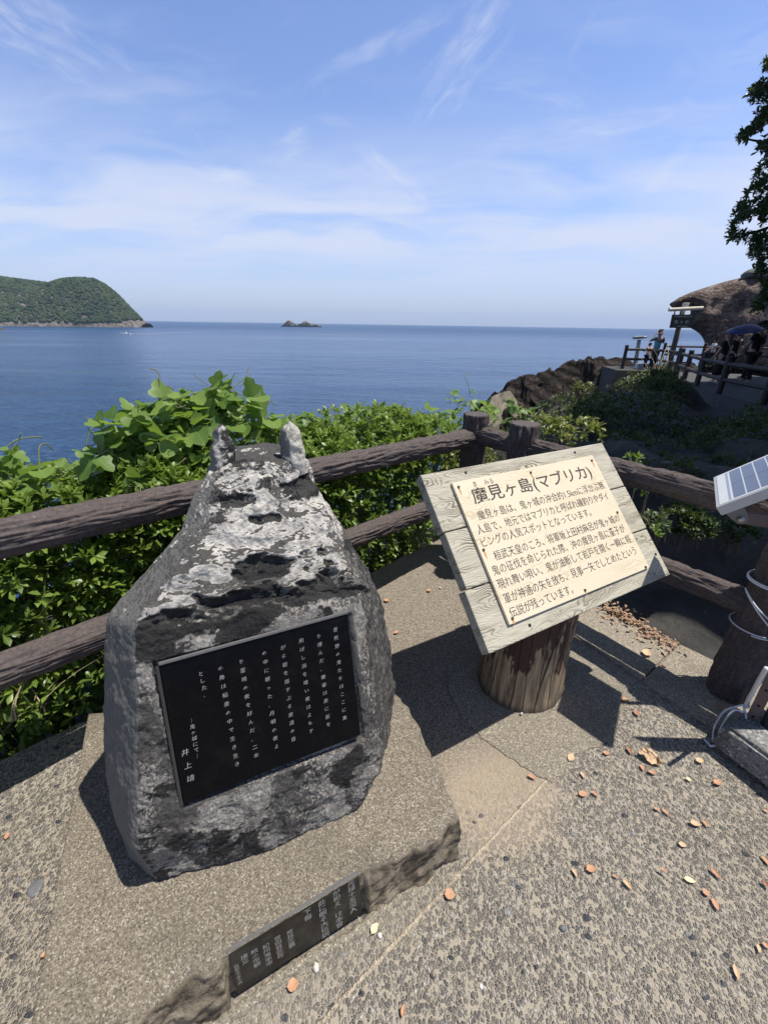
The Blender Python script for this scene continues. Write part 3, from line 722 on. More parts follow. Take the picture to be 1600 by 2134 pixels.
def column(body, x, y, size, o, X, Y, m, parent, lift, step=1.02, name='engraving', bold=.0, slant=0):
    """one upright line of writing"""
    cu = bpy.data.curves.new(name, 'FONT'); cu.size = 1; cu.resolution_u = 1; cu.offset = bold; cu.shear = slant; cu.align_x = 'CENTER'
    cu.body = '\n'.join(body); cu.space_line = step
    ob = bpy.data.objects.new('tmp', cu); COL.objects.link(ob); me = evaluated(ob); bpy.data.objects.remove(ob)
    co = np.zeros(len(me.vertices)*3); me.vertices.foreach_get('co', co); co = co.reshape(-1, 3)
    X, Y = np.array(X, float), np.array(Y, float); N = np.cross(X, Y)
    co = np.array(o, float) + X*x + Y*y + co[:, :1]*size*X + co[:, 1:2]*size*Y + N*lift
    me.vertices.foreach_set('co', co.ravel()); me.update(); return me
def join_meshes(mes, name, m, parent):
    bm = bmesh.new()
    for me in mes: bm.from_mesh(me)
    me = bpy.data.meshes.new(name); bm.to_mesh(me); bm.free(); return link(name, me, m, parent)
cols = [('元禄十五没人', .925, .87, .0225), ('が祀え ♢本曽'.replace('♢', 'は'), .80, .86, .0225), ('此に眠る大伝説', .68, .84, .0225), ('下毎', .565, .83, .0225),
        ('荒井正覇', .42, .62, .018), ('世田谷区在', .33, .66, .018), ('紀州鬼本市', .245, .64, .018), ('熊の市観', .165, .68, .018), ('建立', .095, .70, .018), ('昭和五十年十月', .035, .62, .0115)]
for b_, x, y, s_ in cols: join_meshes([column(b_, PL*x, PHH*y, s_, base, pdir, tilt, None, None, .0006, .98)], 'engraving', M_CARVE2, plate)

# ------------------------------------------------------------------ the horned stone
SCL = .80
PTL = CP + (np.array([-.666, .981, .605]) - CP)*SCL
PN = nrm((-.403, .868, -.29))                                         # into the stone
SXd = nrm((.905, .424, 0)); SYd = np.array([-SXd[1], SXd[0], 0])
FB = onpl(530, 1715, PTL, PN)                                         # front reference point, b = 0 there
def SP(u, v, b): return onpl(u, v, FB + SYd*b, SYd)
def FP(u, v): return onpl(u, v, PTL, PN)
def oz(u, v, z=PH + .004): return onz(u, v, z)
L = []
f0 = [oz(330, 1838), oz(560, 1773), oz(746, 1686)]
L.append([f0[0], f0[1], f0[2], oz(796, 1600), None, None, None, oz(262, 1786)])
L.append([FP(281, 1776), FP(530, 1716), FP(790, 1606), SP(813, 1515, .25), None, None, None, SP(233, 1690, .25)])
L.append([FP(281, 1742), FP(534, 1682), FP(790, 1580), SP(816, 1498, .255), None, None, None, SP(224, 1640, .255)])
L.append([FP(284, 1630), FP(545, 1570), FP(790, 1545), SP(822, 1470, .26), None, None, None, SP(213, 1570, .26)])
L.append([FP(287, 1480), FP(560, 1440), FP(786, 1472), SP(826, 1430, .27), None, None, None, SP(210, 1480, .27)])
L.append([FP(276, 1302), FP(520, 1256), FP(744, 1222), SP(796, 1240, .30), None, None, None, SP(217, 1290, .30)])
L.append([SP(360, 1190, .24), SP(560, 1180, .23), SP(720, 1160, .25), SP(757, 1168, .34), None, None, None, SP(310, 1180, .34)])
L.append([SP(440, 1115, .31), SP(560, 1105, .29), SP(680, 1105, .31), SP(722, 1112, .38), None, None, None, SP(376, 1106, .38)])
L.append([SP(440, 1035, .37), SP(548, 1025, .36), SP(632, 1020, .37), SP(668, 1026, .42), None, None, None, SP(401, 1035, .42)])
L.append([SP(462, 972, .43), SP(545, 962, .42), SP(622, 962, .43), SP(641, 958, .46), None, None, None, SP(443, 968, .46)])
for r in L:
    fl, fm, fr_, rm, lm = r[0], r[1], r[2], r[3], r[7]
    zz = (rm[2] + lm[2])/2; wdt = np.linalg.norm(rm - lm); bk = .13 + .16*min(1, wdt/.75)
    r[4] = rm*.84 + lm*.16 + SYd*bk; r[6] = lm*.84 + rm*.16 + SYd*bk; r[5] = (rm + lm)/2 + SYd*bk*1.15
    for q in (4, 5, 6): r[q] = np.array([r[q][0], r[q][1], zz])
vs = [p for r in L for p in r]; nl = len(L)
fs = [(i*8 + j, i*8 + (j + 1) % 8, (i + 1)*8 + (j + 1) % 8, (i + 1)*8 + j) for i in range(nl - 1) for j in range(8)]
k = len(vs); vs.append(sum(L[-1])/8 + np.array([0, 0, .006])); vs.append(sum(L[0])/8)
fs += [((nl - 1)*8 + j, (nl - 1)*8 + (j + 1) % 8, k) for j in range(8)] + [((j + 1) % 8, j, k + 1) for j in range(8)]
me = pym(vs, fs)
me = baked(me, [('SUBSURF', dict(levels=3, render_levels=3, subdivision_type='SIMPLE')), ('SMOOTH', dict(factor=.5, iterations=1)), ('SUBSURF', dict(levels=3, render_levels=3))])
PTR, PBR, PBL = FP(724, 1278), FP(752, 1531), FP(383, 1677)
pX = nrm(PTR - PTL); pY = nrm(PTL - PBL); pW = np.linalg.norm(PTR - PTL); pHt = np.linalg.norm(PTL - PBL)
zc = float(L[5][1][2])
_MT = CM.T
def topx(p):
    q = _MT @ (np.array(p) - CP); return IW/2 + F*q[0]/-q[2], IH/2 - F*q[1]/-q[2]
GOU = [(565, 1186, 95, 30, .024), (505, 1250, 115, 24, .030), (662, 1236, 90, 36, .024), (376, 1284, 50, 24, .018), (505, 1044, 62, 18, .013), (636, 1016, 42, 34, .018), (560, 1080, 60, 14, .010)]
CRUST_SHADE = {}
def gouges(v):
    u, w_ = topx(v); d = 0; cr = 0
    nz = fbm(Vector((u*.014, w_*.026, 1)), 5)
    for gu, gv, ru, rv, dp in GOU:
        du, dv = (u - gu)/ru, (w_ - gv + .16*(u - gu))/rv; r = math.hypot(du, dv) + nz*.8
        if r < 1:
            q = 1 - r*r; d -= dp*q*(1.15 - .45*dv); cr = max(cr, min(1, q*2.6)*(1 if dv < .25 else max(0, 1 - (dv - .25)*1.6)))
    return d, cr
def stone_d(v, n_):
    p = v*3.2
    a = mn.ridged_multi_fractal(v*5.5 + Vector((7, 1, 2)), .9, 2.1, 6, 1.0, 2.0) - 1.0
    b_ = fbm(v*26, 5); c_ = fbm(v*80, 3); lo = fbm(v*4.5, 4)
    q = np.array(v) - PTL; x = q.dot(pX); y = -q.dot(pY); dpl = q.dot(-PN)
    out = max(-x, x - pW, -y, y - pHt)                                # distance outside the plaque
    m = min(1, max(0, out/.05)) if dpl < .06 and abs(dpl) < .09 else 1
    front = max(0, -float(np.dot(n_, PN)))
    upper = min(1, max(0, (v.z - zc + .02)/.12))
    sc_ = .0075 + .011*upper*front
    gouge = 0
    if upper > 0 and front > .2:                                      # scooped hollows on the upper front
        h = mn.noise(Vector((x*6.5, v.z*15, 3.3))); gouge = -max(0, h - .05)*.05*upper
    flank = 1 - .6*min(1, max(0, (-float(np.dot(n_, SXd)) - .4)/.3))
    d = (a*sc_*.8 + b_*.006 + c_*.0022 + lo*.006 + gouge)*(.15 + .85*m)*flank
    gd, cr = gouges(v) if front > .05 else (0, 0)
    d += gd*min(1, max(0, (out - .012)/.03)) if dpl < .06 else gd
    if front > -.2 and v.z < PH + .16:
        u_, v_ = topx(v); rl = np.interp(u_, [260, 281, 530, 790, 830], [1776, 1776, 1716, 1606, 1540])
        cr = max(cr, min(.42, max(0, (v_ - rl + 14)/40)))  # undercut below the ridge: dark crust with its shade painted into the colour
    CRUST_SHADE[len(CRUST_SHADE)] = cr if out > .012 else 0
    if out < .012: d = -.02
    return d
displace(me, stone_d)
at = me.attributes.new('crust_shade', 'FLOAT', 'POINT'); at.data.foreach_set('value', np.array([CRUST_SHADE[i] for i in range(len(me.vertices))], dtype=np.float32))
def m_stone(t):
    o = t.co(); px, py, pz = t.sep(o); nz = t.sep(t.node('ShaderNodeNewGeometry').outputs['Normal'])
    warp = t.noise(o, 9, 4, .6, out=1)
    vm = t.node('ShaderNodeVectorMath', operation='MULTIPLY_ADD'); t.put(vm.inputs[0], warp); vm.inputs[1].default_value = (.07, .07, .07); t.put(vm.inputs[2], o)
    o2 = vm.outputs[0]
    grain = t.noise(o, 130, 4, .7)
    dark = t.mix(t.sstep(grain, .3, .7), (.042, .039, .036), (.080, .075, .068))
    # pale lichen crust: sharp edged patches over the upper front
    frontf = t.dot(t.node('ShaderNodeNewGeometry').outputs['Normal'], tuple(-SYd), 0)
    up = t.sstep(pz, zc - .10, zc + .10)
    ln = t.noise(o2, 5.8, 7, .58)
    l1 = t.sstep(t.math('ADD', ln, t.math('ADD', t.math('MULTIPLY', up, .10), t.math('SUBTRACT', t.math('MULTIPLY', frontf, .30), t.math('MULTIPLY', t.sstep(pz, float(L[-1][1][2]) + .0, float(L[-1][1][2]) + .07), .10)))), .745, .762)
    lcol = t.mix(t.sstep(t.noise(o, 40, 6, .7), .3, .7), (.31, .295, .265), (.60, .57, .51))
    yl = t.sstep(t.noise(o, 6, 4), .55, .7); lcol = t.mix(t.math('MULTIPLY', yl, .35), lcol, (.40, .39, .27))
    c = t.mix(t.math('MULTIPLY', l1, t.math('ADD', .3, t.math('MULTIPLY', up, .7))), dark, lcol)
    # fine white speckle on the frame round the plaque, thin on the flanks
    spk = t.noise(t.map(o, (1, 1, .6)), 150, 5, .72); zone = t.noise(o2, 6, 5, .6)
    s1 = t.math('MULTIPLY', t.sstep(spk, .51, .57), t.sstep(zone, .37, .52)); low = t.math('SUBTRACT', 1, up)
    c = t.mix(t.math('MULTIPLY', t.math('MULTIPLY', s1, low), .8), c, (.38, .355, .305))
    # black crust, plus the undercut's painted shade from the vertex attribute
    bz = t.noise(t.map(o2, (1, 1, 1.5)), 5.5, 7, .66)
    crb = t.math('MULTIPLY', t.sstep(pz, zc - .12, zc - .05), t.sstep(t.math('MULTIPLY', pz, -1), -zc - .05, -zc + .0))
    b1 = t.sstep(t.math('ADD', bz, t.math('MULTIPLY', frontf, t.math('ADD', .05, t.math('MULTIPLY', crb, .12)))), .60, .635)
    at = t.node('ShaderNodeAttribute', attribute_name='crust_shade').outputs['Fac']
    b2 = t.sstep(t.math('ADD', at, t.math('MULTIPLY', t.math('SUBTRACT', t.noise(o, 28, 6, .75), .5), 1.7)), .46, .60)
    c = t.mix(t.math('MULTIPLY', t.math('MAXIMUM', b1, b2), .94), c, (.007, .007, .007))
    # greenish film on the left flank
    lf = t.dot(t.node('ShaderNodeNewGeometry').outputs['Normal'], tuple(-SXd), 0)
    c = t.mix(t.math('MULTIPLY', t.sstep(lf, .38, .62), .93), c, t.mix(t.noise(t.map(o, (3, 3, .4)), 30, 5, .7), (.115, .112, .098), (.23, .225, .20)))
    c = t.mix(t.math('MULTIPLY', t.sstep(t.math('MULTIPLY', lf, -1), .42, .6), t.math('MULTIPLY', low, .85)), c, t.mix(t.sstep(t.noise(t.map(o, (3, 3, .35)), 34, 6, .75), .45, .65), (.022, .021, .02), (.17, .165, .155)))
    h = t.math('ADD', t.math('MULTIPLY', grain, .35), t.math('ADD', t.math('MULTIPLY', l1, .5), t.math('MULTIPLY', t.noise(o, 45, 8, .7), 1.0)))
    return {'Base Color': c, 'Roughness': .72, 'Specular IOR Level': .4, 'Normal': t.bump(h, .8, .010)}
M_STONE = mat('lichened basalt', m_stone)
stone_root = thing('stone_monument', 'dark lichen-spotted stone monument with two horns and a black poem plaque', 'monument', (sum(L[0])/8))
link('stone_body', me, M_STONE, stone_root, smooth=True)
def horn(base_u, base_v, tip_u, tip_v, wpx, b, lean, seed):
    p0 = SP(base_u, base_v + 26, b + .01); p1 = SP(tip_u, tip_v, b + lean)
    k = 890/np.linalg.norm(p0 - CP); r0 = wpx/2/k
    rows, nn2 = 22, 28; vs = []; ax = p1 - p0
    X = SXd; Yv = np.cross(nrm(ax), X)
    for i in range(rows):
        f_ = i/(rows - 1)*1.0; r = r0*(1.18 - .62*f_)*math.sqrt(max(0, 1 - max(0, (f_ - .72)/.28)**2.2)) if f_ < 1 else 0.001
        c_ = p0 + ax*f_
        for j in range(nn2):
            a = j*math.tau/nn2; vs.append(c_ + X*math.cos(a)*r + Yv*math.sin(a)*r*1.05)
    fs = [(i*nn2 + j, i*nn2 + (j + 1) % nn2, (i + 1)*nn2 + (j + 1) % nn2, (i + 1)*nn2 + j) for i in range(rows - 1) for j in range(nn2)]
    fs.append(tuple((rows - 1)*nn2 + j for j in range(nn2)))
    me = baked(pym(vs, fs), [('SUBSURF', dict(levels=1, render_levels=1))]); displace(me, lambda v, n_: fbm(v*22 + Vector((seed, 0, 0)), 5)*.008 + fbm(v*55, 3)*.003)
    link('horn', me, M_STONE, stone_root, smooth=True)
horn(466, 958, 461, 886, 48, .455, .005, 1)
horn(611, 955, 603, 877, 49, .455, .0, 5)
# plaque
po = PTL - PN*.001
pl = MB().frame_box(PBL - PN*.002 + PN*.03, pX*pW, pY*pHt, -PN*.03).build('plaque', M_BLACK, stone_root, bevel=.004, seg=3)
th = .010
MB().frame_box(PTL - PN*.0005 - pY*.0, pX*pW, pY*.009, -PN*.006).build('plaque_rim', plain('granite rim', (.13, .125, .12), .45, 0, .3, 60), pl, bevel=.002)
MB().frame_box(PBL - PN*.0005 - pX*.008, pX*.008, pY*pHt, -PN*.005).build('plaque_rim', plain('dark rim', (.035, .034, .032), .45, 0, .3, 60), pl, bevel=.002)
def plq(u, v):
    q = onpl(u, v, PTL - PN*.002, PN) - PTL; return float(q.dot(pX)), float(q.dot(pY))
CX = lambda cx, cy: (320 + cx*460/1600, 1280 + cy*400/1391)
pc = [('昔熊野の鬼たちはここに集', 1322, 140, 1408, 770), ('り棲んだ。彼等は風に髪を', 1203, 185, 1290, 815), ('飛ばし潟を喰い夜はよもす', 1075, 215, 1165, 860), ('がら岩を揺すぶる波濤の音', 943, 260, 1038, 915),
      ('の中に眠った。月明の夜よ', 808, 298, 915, 965), ('り雷鳴の夜を好んだ。二本', 642, 355, 770, 1025), ('の角は稲妻の中で生き生き', 490, 400, 632, 1085), ('とした。', 347, 437, 390, 585), ('｜鬼ヶ城にて｜', 290, 770, 340, 1020), ('井上靖', 250, 995, 295, 1180)]
ms = []
for body, x0, y0, x1, y1 in pc:
    a_ = plq(*CX(x0, y0)); b_ = plq(*CX(x1, y1)); n_ = len(body); st = (a_[1] - b_[1])/(n_ - 1)
    big = .019 if len(body) == 3 else .0138
    if len(body) == 7: big = .013
    for i, ch in enumerate(body):
        f_ = i/(n_ - 1); x = a_[0] + (b_[0] - a_[0])*f_; y = a_[1] + (b_[1] - a_[1])*f_
        ms.append(column(ch, x, y - big*.36, big, PTL, pX, pY, None, None, .0036, 1, bold=-.010, slant=.12))
    join_meshes(ms, 'inscription', M_CARVE, pl); ms = []

# ------------------------------------------------------------------ notice board on its stump
BS = 1.15
def bsc(p): return CP + (np.array(p) - CP)*BS
BTL, BTR, BBR, BBL = (bsc(p) for p in ((.115, 1.301, 1.109), (.899, 1.743, 1.113), (1.096, 1.402, .694), (.312, .96, .689)))
bX = nrm(BTR - BTL); bY = nrm(BTL - BBL); bY = nrm(bY - bX*bX.dot(bY)); bN = np.cross(bX, bY)        # bN faces the reader
bW = np.linalg.norm(BTR - BTL); bH = np.linalg.norm(BTL - BBL)
def bpx(u, v, lift=0.0):
    q = onpl(u, v, BTL + bN*lift, bN) - BTL; return float(q.dot(bX)), float(q.dot(bY))
def wood(name, pale, dark, stain, ring_scale, rough=.8, bstr=.6, knots=True, streak=1.0):
    def fn(t):
        o = t.co('Object'); q = t.node('ShaderNodeCombineXYZ')
        t.put(q.inputs[0], t.dot(o, tuple(bX))); t.put(q.inputs[1], t.dot(o, tuple(bY))); t.put(q.inputs[2], t.dot(o, tuple(bN)))
        q = q.outputs[0]
        qq = t.map(q, (.35, 5.0, 2.0)); wv = t.noise(t.map(q, (1.0, 2.6, 1)), 2.2, 3, .5)
        hx = t.node('ShaderNodeCombineXYZ'); t.put(hx.inputs[1], t.math('MULTIPLY', wv, 2.6))
        vm = t.node('ShaderNodeVectorMath', operation='ADD'); t.put(vm.inputs[0], hx.outputs[0]); t.put(vm.inputs[1], qq)
        rg = t.wave(vm.outputs[0], ring_scale, 1.2, 3, 1.2, direction='Y')
        rg = t.math('MULTIPLY', rg, t.sstep(t.noise(t.map(q, (2, 8, 3)), 1.7, 4, .6), .25, .7))
        fi = t.noise(t.map(q, (5, 160, 20)), 2.2, 5, .7)
        f2 = t.noise(t.map(q, (1.2, 9, 3)), 2.0, 6, .65)
        c = t.mix(t.sstep(rg, .35, .95), pale, dark); c = t.mix(t.math('MULTIPLY', t.sstep(fi, .45, .72), .45*streak), c, dark)
        c = t.mix(t.math('MULTIPLY', t.sstep(f2, .45, .72), .55*streak), c, stain)
        h = t.math('SUBTRACT', t.math('MULTIPLY', fi, .5), t.math('MULTIPLY', rg, .8))
        return {'Base Color': c, 'Roughness': rough, 'Specular IOR Level': .2, 'Normal': t.bump(h, bstr, .004)}
    return mat(name, fn)
M_PLANK = wood('weathered cedar planks', (.47, .44, .35), (.13, .105, .075), (.27, .24, .18), 5.2, streak=1.25)
M_PANEL = wood('pale notice panel', (.64, .565, .415), (.52, .44, .30), (.58, .50, .355), 4.6, .5, .04, streak=.3)
M_INK = plain('dark brown lettering', (.035, .02, .018), .7, 0, .2)
M_RUST = plain('rusty nail', (.10, .045, .02), .7, .3, .4, 200)
M_RSTAIN = plain('rust stain', (.48, .24, .08), .8, 0, .3, 120)
cx_, cy_ = .655, 1.54
bd = thing('notice_board', 'weathered wooden notice board tilted on a thick stump, telling of an island', 'notice board', (cx_, cy_, 0))
TH = .045
splits = [(0, .345), (.352, .668), (.675, 1.0)]
off = [0.0, .006, -.004]
for (a_, b_), ox in zip(splits, off):
    o_ = BTL - bY*bH*b_ - bN*TH + bX*ox; nx = 60
    mb = MB().frame_box(o_, bX*(bW - ox*.6), bY*bH*(b_ - a_), bN*TH)
    mb.build('plank', M_PLANK, bd, bevel=.004, seg=2)
for x_ in (.22, .74): MB().frame_box(BTL + bX*bW*x_ - bY*bH*.96 - bN*(TH + .05), bX*.07, bY*bH*.92, bN*.0495).build('batten', M_PLANK, bd, bevel=.004)
pa, pb, pc_, pd = (bpx(*q, .012) for q in ((941, 1007), (1235, 948), (1350, 1181), (1063, 1305)))
px0 = (pa[0] + pd[0])/2; px1 = (pb[0] + pc_[0])/2; py0 = (pa[1] + pb[1])/2; py1 = (pc_[1] + pd[1])/2
PO = BTL + bX*px0 + bY*py1 + bN*.0008
panel = MB().frame_box(PO, bX*(px1 - px0), bY*(py0 - py1), bN*.012).build('panel', M_PANEL, bd, bevel=.0015)
CB = lambda cx, cy: (860 + cx*560/1600, 900 + cy*600/1714)
lines = [('魔見ヶ島(マブリカ)', (366, 425), (1072, 268), .068, .006), ('魔見ヶ島は、鬼ヶ城の沖合約1.5kmに浮かぶ無', (392, 520), (1146, 340), .0405, .004), ('人島で、地元ではマブリカと呼ばれ磯釣りやダイ', (388, 608), (1170, 402), .0405, .004),
         ('ビングの人気スポットとなっています。', (408, 686), (1066, 500), .0405, .004), ('桓武天皇のころ、将軍坂上田村麻呂が鬼ヶ城の', (486, 752), (1240, 545), .0405, .004), ('鬼の征伐を命じられた際、沖の魔見ヶ島に童子が', (478, 848), (1270, 600), .0405, .004),
         ('現れ舞い唄い、鬼が油断して岩戸を開く一瞬に将', (508, 924), (1308, 668), .0405, .004), ('軍が神通の矢を放ち、見事一矢でしとめたという', (545, 1010), (1340, 738), .0405, .004), ('伝説が残っています。', (582, 1098), (962, 968), .0405, .004),
         ('ま', (360, 330), (384, 322), .026, .0), ('みる', (428, 318), (482, 303), .026, .0)]
for body, s_, e_, size, bold in lines:
    a_ = bpx(*CB(*s_), .0128); b_ = bpx(*CB(*e_), .0128)
    bold = bold if bold == .006 else -.006
    yb = (a_[1] + b_[1])/2 + size*.04
    text('lettering', body, BTL + bX*a_[0] + bY*yb, bX, bY, size, b_[0] - a_[0], M_INK, panel, .0136, bold=bold)
for u, v, st in [(955, 1015, 1), (1105, 985, 1), (1232, 960, 1), (1007, 1146, 1), (1067, 1289, .4), (1218, 1230, .3), (1344, 1182, .0), (1285, 1068, .3)]:
    q = BTL + bX*bpx(u, v, .013)[0] + bY*bpx(u, v, .013)[1]
    MB().tube([q + bN*.0125, q + bN*.0175], [.0055, .0045], 12).build('nail', M_RUST, panel, smooth=False)
    if st:
        L_ = .012 + .022*st
        me = pym([q + bN*.0132 + bX*x + bY*y for x, y in ((-.003, 0), (.003, 0), (.004, -L_*.6), (.0015, -L_), (-.001, -L_*.95), (-.004, -L_*.5))], [(0, 5, 4, 3, 2, 1)]); link('rust_streak', me, M_RSTAIN, panel)
for u, v in [(970, 985), (1197, 943), (1103, 1303), (1365, 1155)]:
    q = BTL + bX*bpx(u, v)[0] + bY*bpx(u, v)[1]; MB().tube([q - bN*.001, q + bN*.002], .006, 12).build('nail', plain('dark nail', (.02, .016, .012), .6, .4), bd)
# stump
def m_stump(t):
    o = t.co(); q = t.map(o, (1, 1, .09)); f = t.noise(q, 42, 7, .7); g_ = t.noise(t.map(o, (1, 1, .22)), 17, 7, .68); pz = t.sep(o)[2]
    woodc = t.mix(t.sstep(f, .3, .7), (.095, .066, .042), (.42, .32, .205))
    paint = t.mix(t.noise(o, 60, 4), (.034, .014, .010), (.055, .024, .017))
    pk = t.sstep(t.math('ADD', g_, t.math('MULTIPLY', t.math('SUBTRACT', pz, .36), .42)), .48, .53)
    c = t.mix(pk, woodc, paint)
    c = t.mix(t.math('MULTIPLY', t.sstep(t.noise(o, 6, 6, .7), .55, .7), .6), c, (.02, .015, .012))
    c = t.mix(t.math('MULTIPLY', t.sstep(pz, .05, .0), .7), c, (.025, .02, .016))
    crack = t.sstep(t.voro(t.map(o, (1, 1, .04)), 11, 'DISTANCE_TO_EDGE'), .018, .004)
    c = t.mix(t.math('MULTIPLY', crack, .85), c, (.01, .008, .006))
    h = t.math('ADD', t.math('MULTIPLY', f, .7), t.math('SUBTRACT', t.math('MULTIPLY', pk, .5), t.math('MULTIPLY', crack, 1.5)))
    return {'Base Color': c, 'Roughness': .75, 'Normal': t.bump(h, .9, .008)}
vs = []; rr_, nn3 = 40, 64
for i in range(rr_):
    for j in range(nn3):
        a = j*math.tau/nn3; r = .184*(1 + .05*math.exp(-i/4) - .03*i/rr_)*(1 + .03*math.sin(2*a + 1)) + fbm(Vector((math.cos(a)*2.5, math.sin(a)*2.5, i*.02)), 4)*.006 + fbm(Vector((math.cos(a)*14, math.sin(a)*14, i*.05)), 3)*.003
        x, y = cx_ + r*math.cos(a) - .0*i, cy_ + r*math.sin(a)
        q = BTL - bN*(TH + .048); zt = q[2] - (bN[0]*(x - q[0]) + bN[1]*(y - q[1]))/bN[2]
        vs.append((x, y, -.02 + (zt + .02)*i/(rr_ - 1)))
fs = [(i*nn3 + j, i*nn3 + (j + 1) % nn3, (i + 1)*nn3 + (j + 1) % nn3, (i + 1)*nn3 + j) for i in range(rr_ - 1) for j in range(nn3)] + [tuple((rr_ - 1)*nn3 + j for j in range(nn3))]
link('stump', pym(vs, fs), mat('peeling stump', m_stump), bd, smooth=True)

# ------------------------------------------------------------------ bark-patterned concrete fences
def m_bark(t):
    o = t.co(); f = t.noise(o, 70, 6, .7); g_ = t.noise(o, 9, 6, .65)
    c = t.mix(t.sstep(f, .3, .7), (.066, .053, .049), (.124, .101, .094)); c = t.mix(t.math('MULTIPLY', t.sstep(g_, .5, .75), .4), c, (.06, .045, .042))
    c = t.mix(t.math('MULTIPLY', t.sstep(t.noise(o, 6, 7, .75), .66, .7), .7), c, (.34, .33, .30))
    return {'Base Color': c, 'Roughness': .82, 'Specular IOR Level': .3, 'Normal': t.bump(f, .4, .004)}
M_BARK = mat('brown bark concrete', m_bark)
def log(p0, p1, r, seed, amp=.0105, ring=.010, na_=84, taper=0.0, lengthwise=True, flare=0.0):
    p0, p1 = np.array(p0, float), np.array(p1, float); ax = p1 - p0; Ln = np.linalg.norm(ax); ax /= Ln
    a0 = nrm(np.cross(ax, (0, 0, 1) if abs(ax[2]) < .9 else (1, 0, 0))); b0 = np.cross(ax, a0)
    n = max(3, int(Ln/ring)); vs = []
    for i in range(n + 1):
        s = Ln*i/n
        for j in range(na_):
            a = j*math.tau/na_; cx, cy = math.cos(a), math.sin(a)
            w1 = mn.noise(Vector((s*9 + seed*3.1, cx*2, cy*2))); w2 = mn.noise(Vector((s*8 + seed*3.1 + 40, cy*2, cx*2)))
            kf = r/.055*6.4
            rdg = abs(mn.noise(Vector((s*3.6 + seed*3.1, cx*kf + w1*.9, cy*kf + w2*.9))))
            rdg2 = abs(mn.noise(Vector((s*9 + seed*1.7, cx*kf*1.9 + w2*.5, cy*kf*1.9 + w1*.5))))
            d = amp*(min(.42, rdg)*2.6 + rdg2*.8 - .75)
            rr2 = (r - taper*s/Ln + flare*math.exp(-s/.06)) + d
            vs.append(p0 + ax*s + a0*cx*rr2 + b0*cy*rr2)
    fs = [(i*na_ + j, i*na_ + (j + 1) % na_, (i + 1)*na_ + (j + 1) % na_, (i + 1)*na_ + j) for i in range(n) for j in range(na_)]
    k = len(vs); vs += [p0 - ax*.001, p1 + ax*.002]
    for rim, c_, rev in ((range(na_), k, 1), (range(n*na_, n*na_ + na_), k + 1, 0)):
        rim = list(rim)
        for j in range(na_): f_ = (rim[j], rim[(j + 1) % na_], c_); fs.append(f_[::-1] if rev else f_)
    me = pym(vs, fs); me.polygons.foreach_set('use_smooth', [True]*(n*na_) + [False]*(2*na_)); return me
FP0 = CEN + FN*-.25
def fpt(u, v): return onpl(u, v, FP0, FN)
lu = [fpt(0, 1122), fpt(985, 911)]; ll = [fpt(0, 1398), fpt(892, 1060)]
def ext(a, b, s0, s1): d = b - a; return a + d*s0, a + d*s1
P1 = np.array([.597, 2.827, 1.02]); P2 = np.array([.82, 2.503, 1.03]); RP = np.array([1.60, 1.49, 1.02]); MP = np.array([-.551, 1.659, 1.075]); LP = np.array([-2.45, -.2, 1.15])
f1 = thing('log_fence', 'brown bark-patterned log fence running behind the stone towards the corner post', 'fence', (MP[0], MP[1], 0), 'fences of imitation logs')
a_, b_ = ext(lu[0], lu[1], -.9, 1.0); b_ = P1*np.array([1, 1, 0]) + np.array([0, 0, b_[2]]); a_ = a_ + FN*.0
link('rail', log(a_, b_, .055, 1), M_BARK, f1)
c_, d_ = ext(ll[0], ll[1], -.9, 1.33); d_ = P1*np.array([1, 1, 0]) + np.array([0, 0, .455])
link('rail', log(c_, d_, .052, 2), M_BARK, f1)
for p, sd in ((P1, 3), (MP, 4), (LP, 5)): link('post', log((p[0], p[1], -.35), p, .078, sd, .016, .012, 90), M_BARK, f1)
f2 = thing('log_fence', 'brown bark-patterned log fence running behind the notice board down to the roped post', 'fence', (RP[0], RP[1], 0), 'fences of imitation logs')
link('rail', log((P1[0], P1[1], .885), (RP[0], RP[1], .895), .055, 6), M_BARK, f2)
link('rail', log((P1[0], P1[1], .47), (RP[0], RP[1], .477), .052, 7), M_BARK, f2)
link('post', log((P2[0], P2[1], -.35), P2, .080, 8, .016, .012, 90), M_BARK, f2)
link('post', log((RP[0], RP[1], -.3), RP + np.array([0.02, 0, .0]), .084, 9, .012, .010, 90, taper=.006), M_BARK, f2)
R2 = RP + KD*1.35; R2[2] = 1.02
link('rail', log((RP[0], RP[1], .9), (R2[0], R2[1], .9), .055, 16), M_BARK, f2)
link('rail', log((RP[0], RP[1], .477), (R2[0], R2[1], .477), .052, 17), M_BARK, f2)
link('post', log((R2[0], R2[1], -.3), R2, .088, 19, .013, .02), M_BARK, f2)

# ------------------------------------------------------------------ solar lamp on its block
sl = thing('solar_panel', 'small white-framed solar panel on a brown bracket and concrete block, right edge', 'solar panel', (1.55, 1.2, 0))
sTL, sBL, sTR = np.array([1.33, 1.649, 1.0]), np.array([1.147, 1.366, .985]), np.array([1.545, 1.447, 1.255])
e1 = sTR - sTL; e2 = sBL - sTL; e1 = e1 - e2*(e1.dot(e2)/e2.dot(e2)); sn = nrm(np.cross(e2, e1)); sn = sn if sn[2] > 0 else -sn
M_ALU = plain('white painted frame', (.46, .46, .44), .5, .1, .1, 40)
M_BACK = plain('panel back sheet', (.62, .64, .62), .35, 0, .06)
def m_cell(t):
    o = t.co(); ln = t.wave(t.map(o, (1, 1, 1), (0, 0, R(57))), 55, 0, 0, direction='X')
    return {'Base Color': t.mix(t.sstep(ln, .93, 1), (.055, .062, .10), (.22, .24, .30)), 'Roughness': .22, 'Coat Weight': .6, 'Coat Roughness': .12}
M_CELL = mat('solar cell', m_cell)
